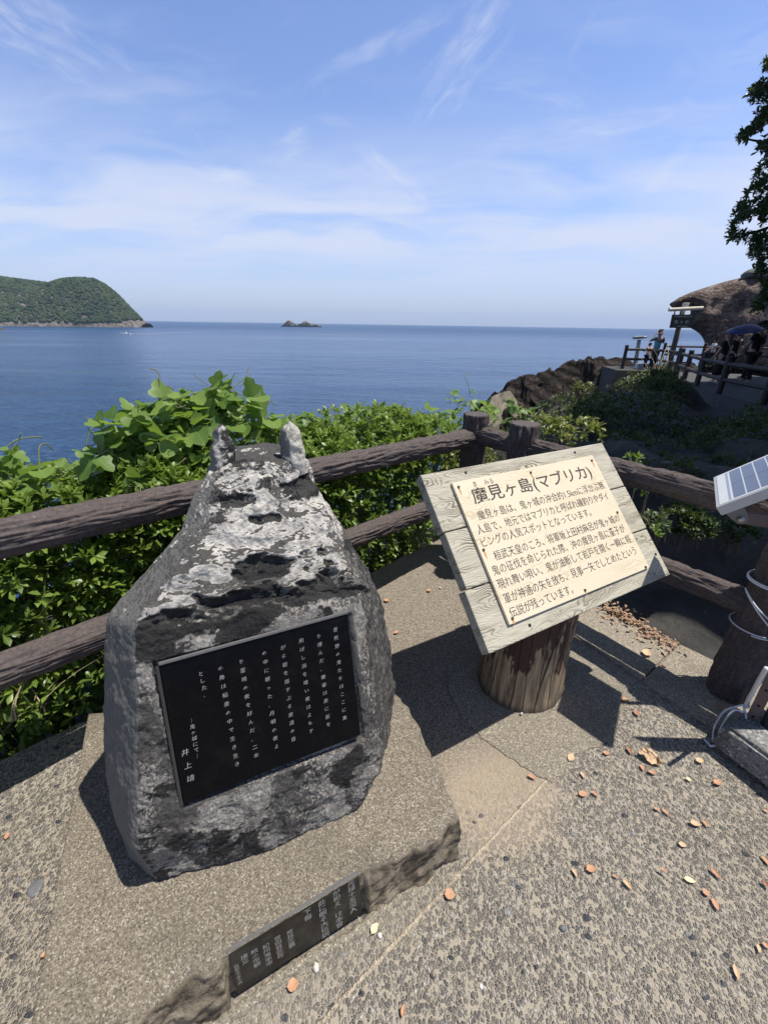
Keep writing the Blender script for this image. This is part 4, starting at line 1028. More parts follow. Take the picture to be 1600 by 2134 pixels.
frm = MB().frame_box(sTL - sn*.034, e2, e1, sn*.034).build('frame', M_ALU, sl, bevel=.002)
gl = MB().frame_box(sTL + e1*.03 + e2*.03 - sn*.002, e2*.94, e1*.94, sn*.0035).build('back_sheet', M_BACK, sl)
ncol = 8; x0, x1 = .145, .955
mbc = MB()
for i in range(ncol):
    for j in range(2):
        a = x0 + (x1 - x0)*i/ncol; b = a + (x1 - x0)/ncol*.87; c0 = .065 + j*.44; c1 = c0 + .43
        MB().frame_box(sTL + e1*a + e2*c0 + sn*.0012, e2*(c1 - c0), e1*(b - a), sn*.0012).build('solar_cell', M_CELL, sl)
MB().frame_box(sTL + e1*.108 + e2*.065 + sn*.0012, e2*.87, e1*.018, sn*.001).build('bus_bar', plain('bus bar', (.30, .33, .40), .4), sl)
M_BRK = plain('grey bracket steel', (.20, .185, .175), .5, .4, .2, 30); M_ARM = plain('brown painted steel', (.135, .095, .088), .5, .1, .15, 20)
def at_(u, v, y): return ony(u, v, y)
yb = 1.33
def plate_(pts, y, th, name, m):
    poly = [ony(u, v, y) for u, v in pts]; n = len(poly); mb = MB()
    mb.add(poly + [p + np.array([.0, th, 0]) for p in poly], [tuple(range(n))[::-1], tuple(range(n, 2*n))] + [(i, (i + 1) % n, n + (i + 1) % n, n + i) for i in range(n)])
    me = mb.mesh(); bm = bmesh.new(); bm.from_mesh(me); bmesh.ops.recalc_face_normals(bm, faces=bm.faces); bm.to_mesh(me); bm.free()
    o = link(name, me, m, sl); md = o.modifiers.new('bevel', 'BEVEL'); md.width = .0015; md.segments = 2; return o
plate_([(1505, 1064), (1545, 1050), (1556, 1069), (1559, 1080), (1556, 1089), (1549, 1093), (1537, 1092), (1529, 1086)], 1.40, .006, 'bracket', M_BRK)
plate_([(1530, 1080), (1540, 1072), (1560, 1070), (1602, 1075), (1760, 1092), (1760, 1124), (1602, 1101), (1545, 1092), (1533, 1088)], 1.41, .02, 'arm', M_ARM)
q = ony(1542, 1082, 1.395); MB().tube([q, q + np.array([0, -.008, 0])], .0095, 12).tube([q + np.array([0, -.008, 0]), q + np.array([0, -.012, 0])], [.0085, .004], 12).build('bolt', plain('zinc bolt', (.45, .43, .4), .3, .9), sl)
# block, mast, pipe
b0 = onz(1474, 1556, .0); bdir = nrm(onz(1600, 1656) - b0); bin_ = np.array([-bdir[1], bdir[0], 0]); bin_ = bin_ if bin_[0] > 0 else -bin_
HB = .135
mb = MB(); lo = [b0, b0 + bdir*.42, b0 + bdir*.42 + bin_*.26, b0 + bin_*.26]; cen = sum(lo)/4
hi = [p + (cen - p)*.07 + np.array([0, 0, HB]) for p in lo]
mb.add([p + np.array([0, 0, .016]) for p in lo] + hi, [(0, 1, 5, 4), (1, 2, 6, 5), (2, 3, 7, 6), (3, 0, 4, 7), (4, 5, 6, 7), (3, 2, 1, 0)])
me = mb.mesh(); bm = bmesh.new(); bm.from_mesh(me); bmesh.ops.recalc_face_normals(bm, faces=bm.faces); bmesh.ops.bevel(bm, geom=bm.edges[:], offset=.012, segments=2, affect='EDGES')
bmesh.ops.subdivide_edges(bm, edges=bm.edges[:], cuts=6, use_grid_fill=True); bm.to_mesh(me); bm.free()
displace(me, lambda v, n_: fbm(v*14, 5)*.003)
link('concrete_block', me, M_GREYC, sl, smooth=True)
mp = onz(1566, 1497, HB); mx = nrm(onz(1582, 1504, HB) - mp)
def bar(name, p, q_, wx, wy, m, bev=.002): return MB().frame_box(p - wx/2 - wy/2, wx, wy, q_ - p).build(name, m, sl, bevel=bev)
bar('mast', mp, mp + np.array([0, 0, .95]), mx*.036, np.array([-mx[1], mx[0], 0])*.005, M_ARM)
for z_ in (.012, .07, .15, .23, .31):
    q = mp + np.array([0, 0, z_]) - np.array([-mx[1], mx[0], 0])*.0027; n_ = -np.array([-mx[1], mx[0], 0])
    MB().tube([q, q + n_*.0006], .0055, 14).build('hole', plain('dark hole', (.004, .004, .004), .9), sl)
pp_ = onz(1597, 1512, HB); MB().tube([pp_, pp_ + np.array([0, 0, .9])], .021, 20).build('pipe', plain('dark blue pipe', (.035, .042, .06), .4, .2), sl, smooth=True)
# rope
M_ROPE = plain('white rope', (.62, .64, .66), .9, 0, .12, 260)
rope_root = thing('rope', 'white rope looped round the dark fence post and knotted by the concrete block', 'rope', (1.40, 1.24, 0))
def spline(pts, n=14):
    pts = [np.array(p, float) for p in pts]; out = []
    for i in range(len(pts) - 1):
        p0, p1_, p2_, p3 = pts[max(i - 1, 0)], pts[i], pts[i + 1], pts[min(i + 2, len(pts) - 1)]
        for k in range(n):
            t = k/n; out.append(.5*((2*p1_) + (p2_ - p0)*t + (2*p0 - 5*p1_ + 4*p2_ - p3)*t*t + (3*p1_ - p0 - 3*p2_ + p3)*t**3))
    out.append(pts[-1]); return out
def cord(name, pts, r=.0038, n=14): return MB().tube(spline(pts, n), r, 7).build(name, M_ROPE, rope_root, smooth=True)
CZ = lambda cx, cy: (1440 + cx*160/1313, 1380 + cy*260/2134)
def rz(cx, cy, z): return onz(*CZ(cx, cy), z)
kn = rz(925, 740, HB + .03)
cord('cord', [kn, rz(870, 735, HB + .025), rz(730, 770, HB + .012), rz(560, 840, .115), rz(430, 1030, .06), rz(375, 1180, .03), rz(370, 1370, .019)])
cord('cord', [kn, rz(880, 850, HB + .008), rz(760, 815, HB + .012), rz(640, 900, .12), rz(500, 1130, .065), rz(450, 1330, .03), rz(400, 1440, .02)])
cord('cord', [kn, rz(900, 790, HB + .012), rz(930, 900, HB + .006), rz(925, 1060, HB - .015), rz(880, 1150, .108), rz(700, 1260, .065), rz(480, 1375, .03), rz(340, 1435, .02), rz(280, 1380, .019), rz(220, 1320, .019)])
cord('knot', [kn, rz(950, 690, HB + .05), rz(985, 610, HB + .09), rz(1060, 490, HB + .16), rz(1150, 320, HB + .26), rz(1280, 105, HB + .36)], .0075)
cord('knot', [kn + np.array([.006, 0, 0]), rz(900, 760, HB + .02), rz(965, 760, HB + .03), rz(960, 700, HB + .045)], .006)
def around(z0, z1, turns, r=.099):
    pts = []
    for k in range(int(24*turns) + 1):
        a = k/24*math.tau - 2.4; pts.append((RP[0] + r*math.cos(a), RP[1] + r*math.sin(a), z0 + (z1 - z0)*k/(24*turns)))
    return pts
cord('loop', around(.60, .615, 2, .089), .0038, 3)
cord('loop', around(.385, .395, 1.1, .091), .0032, 3)
cord('cord', [ony(1552, 1226, 1.50), ony(1557, 1236, 1.445), ony(1568, 1255, 1.405), ony(1583, 1274, 1.38), ony(1606, 1296, 1.36)], .0032)
cord('cord', [ony(1553, 1229, 1.50), ony(1559, 1243, 1.44), ony(1572, 1266, 1.40), ony(1587, 1288, 1.375), ony(1606, 1312, 1.36)], .0032)
# ------------------------------------------------------------------ plants
def m_leaf(name, a, b, rough=.38, tr=.35, tc=None, spec=.5):
    def fn(t):
        o = t.co(); f = t.noise(o, 7, 3, .6); g_ = t.noise(o, 60, 2)
        at = t.node('ShaderNodeAttribute', attribute_name='tint').outputs['Fac']
        c = t.mix(t.math('ADD', t.math('MULTIPLY', at, .75), t.math('MULTIPLY', f, .25)), a, b)
        c = t.mix(t.math('MULTIPLY', g_, .2), c, t.mix(.5, c, (.02, .03, .01)))
        rb = t.node('ShaderNodeAttribute', attribute_name='rib').outputs['Fac']
        c = t.mix(t.math('MULTIPLY', t.sstep(rb, .035, .008), .55), c, t.mix(.6, c, (.34, .42, .14)))
        return {'Base Color': c, 'Roughness': rough, 'Specular IOR Level': spec, 'translucent': (tr, tc or t.mix(.5, c, (.30, .42, .05)))}
    return mat(name, fn)
M_TOB = m_leaf('glossy shrub leaf', (.060, .12, .020), (.265, .38, .065), .38, .38)
M_KUD = m_leaf('kudzu leaf', (.065, .14, .03), (.27, .39, .095), .45, .4, (.30, .46, .06), .35)
M_DRK = m_leaf('dark tree leaf', (.018, .032, .014), (.045, .07, .026), .4, .15)
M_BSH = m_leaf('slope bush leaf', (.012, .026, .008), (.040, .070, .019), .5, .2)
M_STEM = plain('brown twig', (.10, .075, .05), .85, 0, .35, 60)
M_VINE = plain('hairy vine stem', (.16, .17, .07), .8, 0, .3, 60)
M_GRASS = m_leaf('grass blade', (.10, .15, .04), (.22, .26, .10), .5, .35)
M_STRAW = plain('dry stalk', (.36, .30, .18), .85, 0, .25, 60)
OBO = np.array([(0, 0, 0), (.33, 0, .03), (.7, 0, .0), (1, 0, -.10), (.33, .13, .06), (.7, .21, .05), (.33, -.13, .06), (.7, -.21, .05)])
OBF = np.array([(0, 1, 4), (1, 2, 5), (1, 5, 4), (2, 3, 5), (0, 6, 1), (1, 7, 2), (1, 6, 7), (2, 7, 3)])
def frames(d, rng):
    """rotation matrices whose x axis is d, with a random roll kept mostly face-up"""
    d = d/np.linalg.norm(d, axis=1, keepdims=True); up = np.zeros_like(d); up[:, 2] = 1; up += rng.normal(0, .35, d.shape)
    y = np.cross(up, d); y /= np.maximum(np.linalg.norm(y, axis=1, keepdims=True), 1e-6); z = np.cross(d, y)
    return np.stack([d, y, z], axis=2)
def leaf_mesh(pos, dirs, size, tint, rng, V=OBO, Fc=OBF, wid=1.0):
    n = len(pos); Rm = frames(dirs, rng); lv = V*np.array([1, wid, 1])
    vs = np.einsum('nij,kj->nki', Rm, lv)*size[:, None, None] + pos[:, None, :]
    fs = (Fc[None] + (np.arange(n)*len(V))[:, None, None]).reshape(-1, 3)
    me = bpy.data.meshes.new('leaves'); me.vertices.add(n*len(V)); me.vertices.foreach_set('co', vs.reshape(-1))
    nf = len(fs); me.loops.add(nf*3); me.polygons.add(nf)
    me.loops.foreach_set('vertex_index', fs.reshape(-1).astype(np.int32)); me.polygons.foreach_set('loop_start', np.arange(0, nf*3, 3, dtype=np.int32))
    me.update(calc_edges=True)
    at = me.attributes.new('tint', 'FLOAT', 'POINT'); at.data.foreach_set('value', np.repeat(tint, len(V)).astype(np.float32))
    at = me.attributes.new('rib', 'FLOAT', 'POINT'); at.data.foreach_set('value', np.tile(np.abs(V[:, 1]), n).astype(np.float32))
    return me
def whorls(cen, axis, k, size, rng, spread=(.35, 1.25), tint=None):
    """rosettes of k leaves on each twig tip"""
    n = len(cen); axis = axis/np.linalg.norm(axis, axis=1, keepdims=True)
    a = np.cross(axis, np.where(np.abs(axis[:, 2:3]) < .9, np.array([[0, 0, 1.]]), np.array([[1., 0, 0]]))); a /= np.linalg.norm(a, axis=1, keepdims=True); b = np.cross(axis, a)
    P_, D_, S_, T_ = [], [], [], []
    base = rng.uniform(0, 6.28, n); tt = rng.uniform(0, 1, n) if tint is None else tint
    for j in range(k):
        an = base + j*2.4 + rng.normal(0, .15, n); el = rng.uniform(*spread, n)
        d = axis*np.cos(el)[:, None] + (a*np.cos(an)[:, None] + b*np.sin(an)[:, None])*np.sin(el)[:, None]
        P_.append(cen + axis*(-.012*j/k)); D_.append(d); S_.append(size*rng.uniform(.65, 1.15, n)); T_.append(np.clip(tt + rng.normal(0, .12, n), 0, 1))
    return np.concatenate(P_), np.concatenate(D_), np.concatenate(S_), np.concatenate(T_)
def top_line(pts, off):
    """silhouette pixels -> arrays of distance along the edge and height on the plane `off` metres outside it"""
    out = []
    for u, v in pts:
        p = onpl(u, v, CEN + FN*off, FN); out.append(((p - CEN).dot(FD), p[2]))
    out.sort(); return np.array(out)
HO = .42
TOPL = top_line([(-260, 985), (-120, 965), (0, 962), (50, 975), (110, 985), (160, 985), (220, 940), (300, 925), (400, 905), (470, 915), (520, 905), (570, 880), (610, 868), (650, 872), (700, 868), (760, 850), (800, 838), (840, 850), (890, 858), (930, 866), (960, 890), (1000, 905)], HO)
def htop(s): return np.interp(s, TOPL[:, 0], TOPL[:, 1])
def shrub(name, label, s0, s1, n, seed, dens=1.0, size=.054, zlow=-.35, group=None, tintmul=1.0, thin=None):
    rng = np.random.default_rng(seed); s = rng.uniform(s0, s1, n); tp_ = htop(s)
    ed = np.minimum(s - s0, s1 - s)/.35; rnd_ = np.clip(ed, 0, 1)
    o_ = .06 + rng.beta(1.1, 1.9, n)*.85
    z = zlow + (tp_ - zlow)*rng.beta(1.35, 1.0, n)
    roof = tp_ - .55*np.maximum(0, .30 - o_)**1.0*1.0 - .35*np.maximum(0, o_ - .5) + .05*np.sin(s*17 + seed) - .05*(1 - rnd_)
    lim = np.minimum(z, roof - rng.exponential(.03, n)); z = lim
    if thin is not None:
        kp = np.array([thin(a_, b_, c_) for a_, b_, c_ in zip(s, o_, z)]) > rng.uniform(0, 1, n); s, o_, z, tp_, roof = s[kp], o_[kp], z[kp], tp_[kp], roof[kp]
    cen = CEN + s[:, None]*FD + o_[:, None]*FN; cen[:, 2] = z
    up = np.clip((z - (roof - .25))/.25, 0, 1)
    ax = rng.normal(0, .45, (len(s), 3)) - FN*.55*(1 - up)[:, None] + np.array([0, 0, 1.0])*(.45 + .6*up)[:, None]
    tint = np.clip(rng.beta(1.6, 2.2, len(s))*.9 + .2*up, 0, 1)*tintmul*1.1
    P_, D_, S_, T_ = whorls(cen, ax, 8, size, rng, tint=tint)
    root = thing(name, label, 'shrub', CEN + FD*(s0 + s1)/2 + FN*.4 + np.array([0, 0, -.6]), group)
    link('foliage', leaf_mesh(P_, D_, S_, T_, rng, wid=.95), M_TOB, root)
    mb = MB(); r2 = random.Random(seed)
    for i in range(int(26*(s1 - s0))):
        k = r2.randrange(len(s)); tip = cen[k]; b0_ = CEN + FD*(s[k] + r2.uniform(-.25, .25)) + FN*r2.uniform(.25, .6); b0_[2] = -.9
        m_ = (b0_ + tip)/2 + np.array([r2.uniform(-.1, .1), r2.uniform(-.1, .1), r2.uniform(-.05, .1)])
        mb.tube(spline([b0_, m_, tip], 6), [.010]*4 + [.007]*5 + [.004]*4, 5)
    mb.build('stem', M_STEM, root, smooth=True)
    return root
GS = 'shrubs along the seaward fence'
def gap(s, o_, z):                                                    # the sea glints through low down on the right
    return .30 if (1.45 < s and z < .55) else 1.0
shrub('coastal_shrub', 'glossy green shrub at the left edge, below and above the log rails', -3.4, -.95, 6200, 21, group=GS)
shrub('coastal_shrub', 'dense small-leaved shrub right behind the left flank of the horned stone', -1.05, .15, 4200, 22, group=GS)
shrub('coastal_shrub', 'bright green shrub seen over the rail between the two stone horns and beyond', .0, .95, 2500, 23, group=GS, tintmul=1.1)
shrub('coastal_shrub', 'leafy shrub rising over the long rail halfway from the stone to the corner post', .8, 1.75, 2300, 24, group=GS, tintmul=1.15)
shrub('coastal_shrub', 'sparse shrub beside the corner post with sea glinting through its foot', 1.6, 2.45, 1000, 25, group=GS, thin=gap)
# kudzu: big three-lobed leaves on a vine thrown over the shrubs
def lobes(kind, rng):
    """one leaflet as a fan with a raised midrib"""
    if kind == 0: out = [(0, 0), (.08, .30), (.30, .47), (.52, .42), (.66, .36), (.84, .20), (1.0, 0)]
    else: out = [(0, 0), (.03, .34), (.18, .52), (.36, .50), (.50, .30), (.72, .30), (.9, .14), (1.0, 0)]
    up_ = [(x, y, .05 + .10*y + .03*math.sin(7*x)) for x, y in out]; n = len(out)
    vs = [(x, 0, -.06*x*x) for x, y in out] + [(x, y, z - .10*x*x) for x, y, z in up_] + [(x, -y*(.8 if kind else 1), z - .10*x*x) for x, y, z in up_]
    fs = []
    for i in range(n - 1):
        for o_, fl in ((n, 0), (2*n, 1)):
            for f in ((i, i + 1, o_ + i + 1), (i, o_ + i + 1, o_ + i)): fs.append(f[::-1] if fl else f)
    return np.array(vs, float), np.array(fs)
def kudzu(name, label, boxes, seed, base, stems):
    """boxes: (u, v, spread px, how many, off) clusters of trifoliate leaves"""
    rng = np.random.default_rng(seed); root = thing(name, label, 'vine', base)
    PP = {0: ([], [], [], []), 1: ([], [], [], [])}; pet = MB()
    for u, v, su, sv, n, off, size in boxes:
        for i in range(n):
            p = onpl(u + rng.uniform(-su, su), v + rng.uniform(-sv, sv), CEN + FN*(off + rng.uniform(-.10, .10)), FN)
            face = nrm(np.array([-.15, -.5, .75]) + rng.normal(0, .45, 3)); droop = nrm(np.cross(face, rng.normal(0, 1, 3)))
            droop = nrm(droop + np.array([0, -.2, -.45])); sd = nrm(np.cross(face, droop)); sz = size*rng.uniform(.75, 1.2); tt = rng.uniform(.1, 1)
            for d_, k_, s_ in ((droop, int(rng.integers(0, 2)), 1.0), (nrm(sd + droop*.15), 1, .85), (nrm(-sd + droop*.15), 1, .85)):
                kk = PP[k_]; kk[0].append(p + d_*.012); kk[1].append(d_); kk[2].append(sz*s_); kk[3].append(tt)
            q_ = p - droop*sz*.9 - face*sz*.6
            pet.tube(spline([q_, (p + q_)/2 - face*.015, p], 4), .0022, 5)
    for k_, kk in PP.items():
        if kk[0]:
            V_, F_ = lobes(k_, rng); me = leaf_mesh(np.array(kk[0]), np.array(kk[1]), np.array(kk[2]), np.array(kk[3]), rng, V_, F_)
            me.polygons.foreach_set('use_smooth', [True]*len(me.polygons)); link('foliage', me, M_KUD, root)
    for st in stems:
        pet.tube(spline([onpl(u, v, CEN + FN*off, FN) for u, v, off in st], 8), .0028, 5)
    pet.build('stem', M_VINE, root, smooth=True); return root
kudzu('kudzu_vine', 'large-leaved bright green vine heaped over the shrubs behind the left stone horn',
      [(420, 823, 60, 26, 17, .42, 0.102), (350, 873, 90, 40, 30, .40, 0.102), (480, 863, 70, 45, 18, .40, 0.115), (270, 913, 70, 40, 21, .36, 0.098), (340, 938, 80, 50, 21, .32, 0.107),
       (420, 908, 60, 40, 14, .34, 0.098), (230, 968, 60, 30, 13, .32, 0.090), (330, 993, 30, 20, 3, .22, 0.102), (250, 1018, 40, 22, 6, .22, 0.086), (530, 908, 40, 34, 9, .38, 0.098), (430, 968, 60, 20, 6, .26, 0.074), (100, 993, 60, 18, 8, .36, 0.078), (30, 948, 22, 10, 3, .5, 0.070)],
      31, CEN + FD*.1 + FN*.4 + np.array([0, 0, -.6]),
      [[(330, 850, .4), (333, 800, .42), (330, 775, .44), (312, 768, .46)], [(475, 820, .4), (495, 800, .42), (512, 785, .44), (518, 766, .46)], [(500, 805, .42), (512, 796, .43), (525, 800, .44)], [(330, 830, .4), (345, 805, .42), (362, 812, .44)],
       [(10, 935, .5), (40, 915, .52), (90, 910, .54)], [(85, 985, .4), (82, 935, .45), (95, 925, .47), (112, 938, .48)], [(180, 930, .4), (190, 895, .42), (205, 890, .43)]])
kudzu('kudzu_vine', 'big-leaved vine sprawling along the hedge top between the right stone horn and the corner post',
      [(600, 885, 40, 16, 6, .40, .085), (690, 885, 60, 20, 8, .42, .075), (780, 860, 60, 22, 10, .44, .075), (860, 880, 50, 24, 9, .42, .08), (930, 880, 22, 20, 5, .34, .10)],
      32, CEN + FD*1.2 + FN*.4 + np.array([0, 0, -.6]), [[(700, 880, .4), (695, 850, .42), (688, 838, .44)], [(930, 885, .4), (950, 860, .42), (958, 850, .44)]])
kudzu('kudzu_vine', 'light green vine clump standing against the dark rock behind the corner post',
      [(970, 832, 34, 24, 10, .95, .085), (1045, 852, 34, 26, 8, .75, .10), (1088, 855, 22, 26, 5, .65, .10), (1000, 860, 30, 20, 6, .80, .09)],
      33, CEN + FD*2.6 + FN*.8 + np.array([0, 0, -.8]), [[(980, 830, .9), (975, 800, .95), (968, 782, 1.0), (985, 776, 1.0)], [(1000, 820, .9), (1012, 812, .9)]])
# broad grass blades low in the hedge on the left
def blades(name, label, cat, roots, m, seed, h=(.25, .5), wd=.009, bend=.5, kind=None, cnt=5):
    rng = random.Random(seed); mb = MB()
    for p in roots:
        for i in range(cnt):
            a = rng.uniform(0, math.tau); hh = rng.uniform(*h); dx, dy = math.cos(a), math.sin(a); b_ = bend*rng.uniform(.3, 1); q0 = np.array(p) + np.array([rng.uniform(-.04, .04), rng.uniform(-.04, .04), 0])
            px_, py_ = -dy*wd, dx*wd; k = len(mb.v); rows = []
            for t in range(6):
                f_ = t/5; w_ = (1 - f_)**.7 + .03
                c_ = q0 + np.array([dx*b_*hh*f_**2, dy*b_*hh*f_**2, hh*(f_ - .25*b_*f_**2)])
                rows += [c_ + np.array([px_*w_, py_*w_, 0]), c_ - np.array([px_*w_, py_*w_, 0])]
            mb.add(rows, [(2*t, 2*t + 1, 2*t + 3, 2*t + 2) for t in range(5)])
    o = mb.build(name, m); return tag(o, label, cat, None, kind)
blades('grass_tuft', 'tuft of broad grass blades in the hedge beside the lower rail, left of the stone', 'grass tuft', [onpl(95, 1330, CEN + FN*.07, FN), onpl(140, 1335, CEN + FN*.09, FN), onpl(60, 1480, CEN + FN*.1, FN)], M_GRASS, 3, (.22, .36), .010, .6, cnt=3)
blades('dry_twigs', 'tangle of dry brown stalks under the lower rail at the left edge', 'dry stalks', [onpl(30, 1490, CEN + FN*.05, FN), onpl(60, 1500, CEN + FN*.08, FN), onpl(5, 1530, CEN + FN*.06, FN), onpl(90, 1470, CEN + FN*.12, FN)], M_STRAW, 13, (.10, .26), .0035, 1.3, cnt=4)
# plants on the slope right of the corner
def mound(name, label, cat, blobs, n, size, m, seed, stemc=8, group=None, wid=.95, k=6):
    """blobs: (centre, radii); leaf rosettes through their outer shells"""
    rng = np.random.default_rng(seed); C_, A_, T_ = [], [], []
    tot = sum(r[0]*r[1] + r[2]*r[0] for _, r in blobs)
    for c_, r_ in blobs:
        q = int(n*(r_[0]*r_[1] + r_[2]*r_[0])/tot) + 1; d = rng.normal(0, 1, (q, 3)); d /= np.linalg.norm(d, axis=1, keepdims=True); d[:, 2] = np.where(d[:, 2] < -.5, -d[:, 2], d[:, 2])
        rad = rng.uniform(.62, 1.08, q)**.6; lump = 1 + .22*np.sin(d[:, 0]*9 + seed)*np.cos(d[:, 1]*8 + d[:, 2]*6)
        C_.append(np.array(c_) + d*np.array(r_)*(rad*lump)[:, None]); A_.append(d + rng.normal(0, .4, (q, 3)) + np.array([0, 0, .5])); T_.append(np.clip(rng.beta(1.5, 2.2, q) + .25*d[:, 2], 0, 1))
    C_ = np.concatenate(C_); A_ = np.concatenate(A_); T_ = np.concatenate(T_)
    P_, D_, S_, TT = whorls(C_, A_, k, size, rng, tint=T_)
    c0 = np.mean([b[0] for b in blobs], axis=0); lowz = min(b[0][2] - b[1][2] for b in blobs)
    root = thing(name, label, cat, (c0[0], c0[1], lowz), group)
    link('foliage', leaf_mesh(P_, D_, S_, TT, rng, wid=wid), m, root)
    mb = MB(); r2 = random.Random(seed)
    for i in range(stemc):
        tip = C_[r2.randrange(len(C_))]; b0_ = np.array([c0[0] + r2.uniform(-.12, .12), c0[1] + r2.uniform(-.12, .12), lowz - .1])
        th_ = .002 + size*.055; mb.tube(spline([b0_, (b0_*.6 + tip*.4) + np.array([0, 0, .12]), tip], 6), [th_]*4 + [th_*.7]*5 + [th_*.4]*4, 6)
    mb.build('stem', M_STEM, root, smooth=True); return root
def hz_(x, y): return hill(x, y)
def px3(u, v, y): return ony(u, v, y)
GB = 'bushes on the slope below the path'
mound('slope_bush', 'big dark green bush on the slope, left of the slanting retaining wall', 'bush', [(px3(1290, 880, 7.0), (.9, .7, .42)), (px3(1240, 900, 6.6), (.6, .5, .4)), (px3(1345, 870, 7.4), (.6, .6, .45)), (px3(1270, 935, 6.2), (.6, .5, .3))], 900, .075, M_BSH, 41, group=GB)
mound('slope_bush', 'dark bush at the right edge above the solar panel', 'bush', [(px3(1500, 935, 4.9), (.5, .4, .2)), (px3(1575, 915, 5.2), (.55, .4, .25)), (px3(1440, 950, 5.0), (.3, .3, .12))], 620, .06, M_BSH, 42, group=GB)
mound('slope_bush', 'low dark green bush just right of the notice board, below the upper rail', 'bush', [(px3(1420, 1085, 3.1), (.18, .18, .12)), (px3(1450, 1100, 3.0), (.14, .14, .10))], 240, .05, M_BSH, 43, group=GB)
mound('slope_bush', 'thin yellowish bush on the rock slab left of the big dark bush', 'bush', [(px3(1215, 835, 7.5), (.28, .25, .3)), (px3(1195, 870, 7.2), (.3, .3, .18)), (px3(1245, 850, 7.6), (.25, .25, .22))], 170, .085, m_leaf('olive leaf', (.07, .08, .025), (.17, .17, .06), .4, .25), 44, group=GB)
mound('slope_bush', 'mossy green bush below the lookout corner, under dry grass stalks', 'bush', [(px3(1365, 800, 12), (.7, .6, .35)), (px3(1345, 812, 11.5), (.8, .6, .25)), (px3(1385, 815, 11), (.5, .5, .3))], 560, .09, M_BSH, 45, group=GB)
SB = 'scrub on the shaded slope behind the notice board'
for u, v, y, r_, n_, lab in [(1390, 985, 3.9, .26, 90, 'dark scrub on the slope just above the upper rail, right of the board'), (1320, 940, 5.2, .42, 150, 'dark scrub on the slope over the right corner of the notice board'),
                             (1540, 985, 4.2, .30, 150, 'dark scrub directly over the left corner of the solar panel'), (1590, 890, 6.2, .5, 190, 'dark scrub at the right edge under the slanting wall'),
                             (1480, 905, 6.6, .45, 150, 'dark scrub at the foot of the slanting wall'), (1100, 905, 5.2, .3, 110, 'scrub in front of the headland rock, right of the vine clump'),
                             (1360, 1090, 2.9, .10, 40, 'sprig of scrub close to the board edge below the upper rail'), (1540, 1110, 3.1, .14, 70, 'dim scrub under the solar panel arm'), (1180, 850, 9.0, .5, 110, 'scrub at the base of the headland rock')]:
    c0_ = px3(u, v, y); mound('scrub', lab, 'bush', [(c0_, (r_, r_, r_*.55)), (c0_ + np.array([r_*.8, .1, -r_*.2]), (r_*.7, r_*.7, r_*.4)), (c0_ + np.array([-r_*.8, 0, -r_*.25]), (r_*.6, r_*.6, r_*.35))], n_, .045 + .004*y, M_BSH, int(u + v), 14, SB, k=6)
mound('coastal_shrub', 'low shrub with yellowing leaves between the corner posts and the notice board', 'shrub', [(px3(1150, 905, 3.6), (.22, .2, .12)), (px3(1195, 900, 3.6), (.2, .2, .12)), (px3(1225, 905, 3.7), (.12, .12, .1)), (px3(1130, 890, 3.7), (.14, .14, .10))], 85, .065, m_leaf('yellowing leaf', (.10, .14, .03), (.30, .30, .07), .4, .3), 46, stemc=12)
mound('coastal_shrub', 'small shrub with pale twigs just behind the corner post, under the rail', 'shrub', [(px3(960, 960, 3.4), (.25, .25, .22)), (px3(1030, 960, 3.2), (.16, .2, .22)), (px3(900, 990, 3.3), (.22, .2, .2))], 210, .055, m_leaf('yellowing leaf', (.10, .14, .03), (.30, .30, .07), .4, .3), 47, stemc=26)
mound('creeping_plant', 'round-leaved sprig peeping out right of the notice board edge', 'plant', [(px3(1335, 1020, 3.0), (.05, .05, .06)), (px3(1362, 1110, 2.6), (.03, .03, .05)), (px3(1318, 958, 3.3), (.05, .05, .03))], 14, .06, M_TOB, 48, stemc=6)
blades('grass_clump', 'clump of long pale grass stalks leaning over the edge below the lookout fence', 'grass tuft', [px3(u, v, 13) for u, v in ((1360, 800), (1372, 795), (1350, 800), (1380, 790), (1366, 792))], M_STRAW, 5, (.7, 1.5), .014, .7, cnt=4)
blades('grass_clump', 'green grass clump at the seaward end of the path wall', 'grass tuft', [px3(u, v, 12.6) for u, v in ((1375, 800), (1390, 796), (1395, 808), (1355, 808), (1340, 812), (1368, 806), (1382, 804))], M_GRASS, 6, (.35, .7), .016, .8, cnt=9)
blades('grass_clump', 'sunlit yellow-green grass by the back fence of the path', 'grass tuft', [np.array([q[0], q[1], PZ]) for q in [onz(1478, 765, PZ) + np.array([dx, 0, 0]) for dx in (-.2, 0, .2, .4, .6)]], M_GRASS, 7, (.4, .8), .02, .6, cnt=9)
# dry leaves swept against the kerb
rng = np.random.default_rng(9); n = 330
f_ = rng.beta(1.1, 1.3, n); a_ = onz(1268, 1256, .02); b_ = onz(1415, 1345, .02)
ps = a_ + (b_ - a_)*f_[:, None] + rng.normal(0, .022, (n, 3)) + np.array(nrm((-.8, -.6, 0)))*rng.exponential(.035, n)[:, None] + np.array([-.01, -.01, 0]); ps[:, 2] = .016 + rng.uniform(0, .018, n)
dd_ = rng.normal(0, 1, (n, 3)); dd_[:, 2] *= .15
def m_dry(t):
    o = t.co(); at = t.node('ShaderNodeAttribute', attribute_name='tint').outputs['Fac']
    return {'Base Color': t.mix(t.noise(o, 40, 4), t.ramp(at, [(0, (.20, .10, .05)), (.5, (.36, .20, .11)), (1, (.46, .33, .2))]), (.30, .2, .13)), 'Roughness': .7}
M_LITTER = mat('leaf litter', m_dry)
lm = leaf_mesh(ps, dd_, rng.uniform(.016, .042, n), rng.uniform(0, 1, n), rng, wid=1.0)
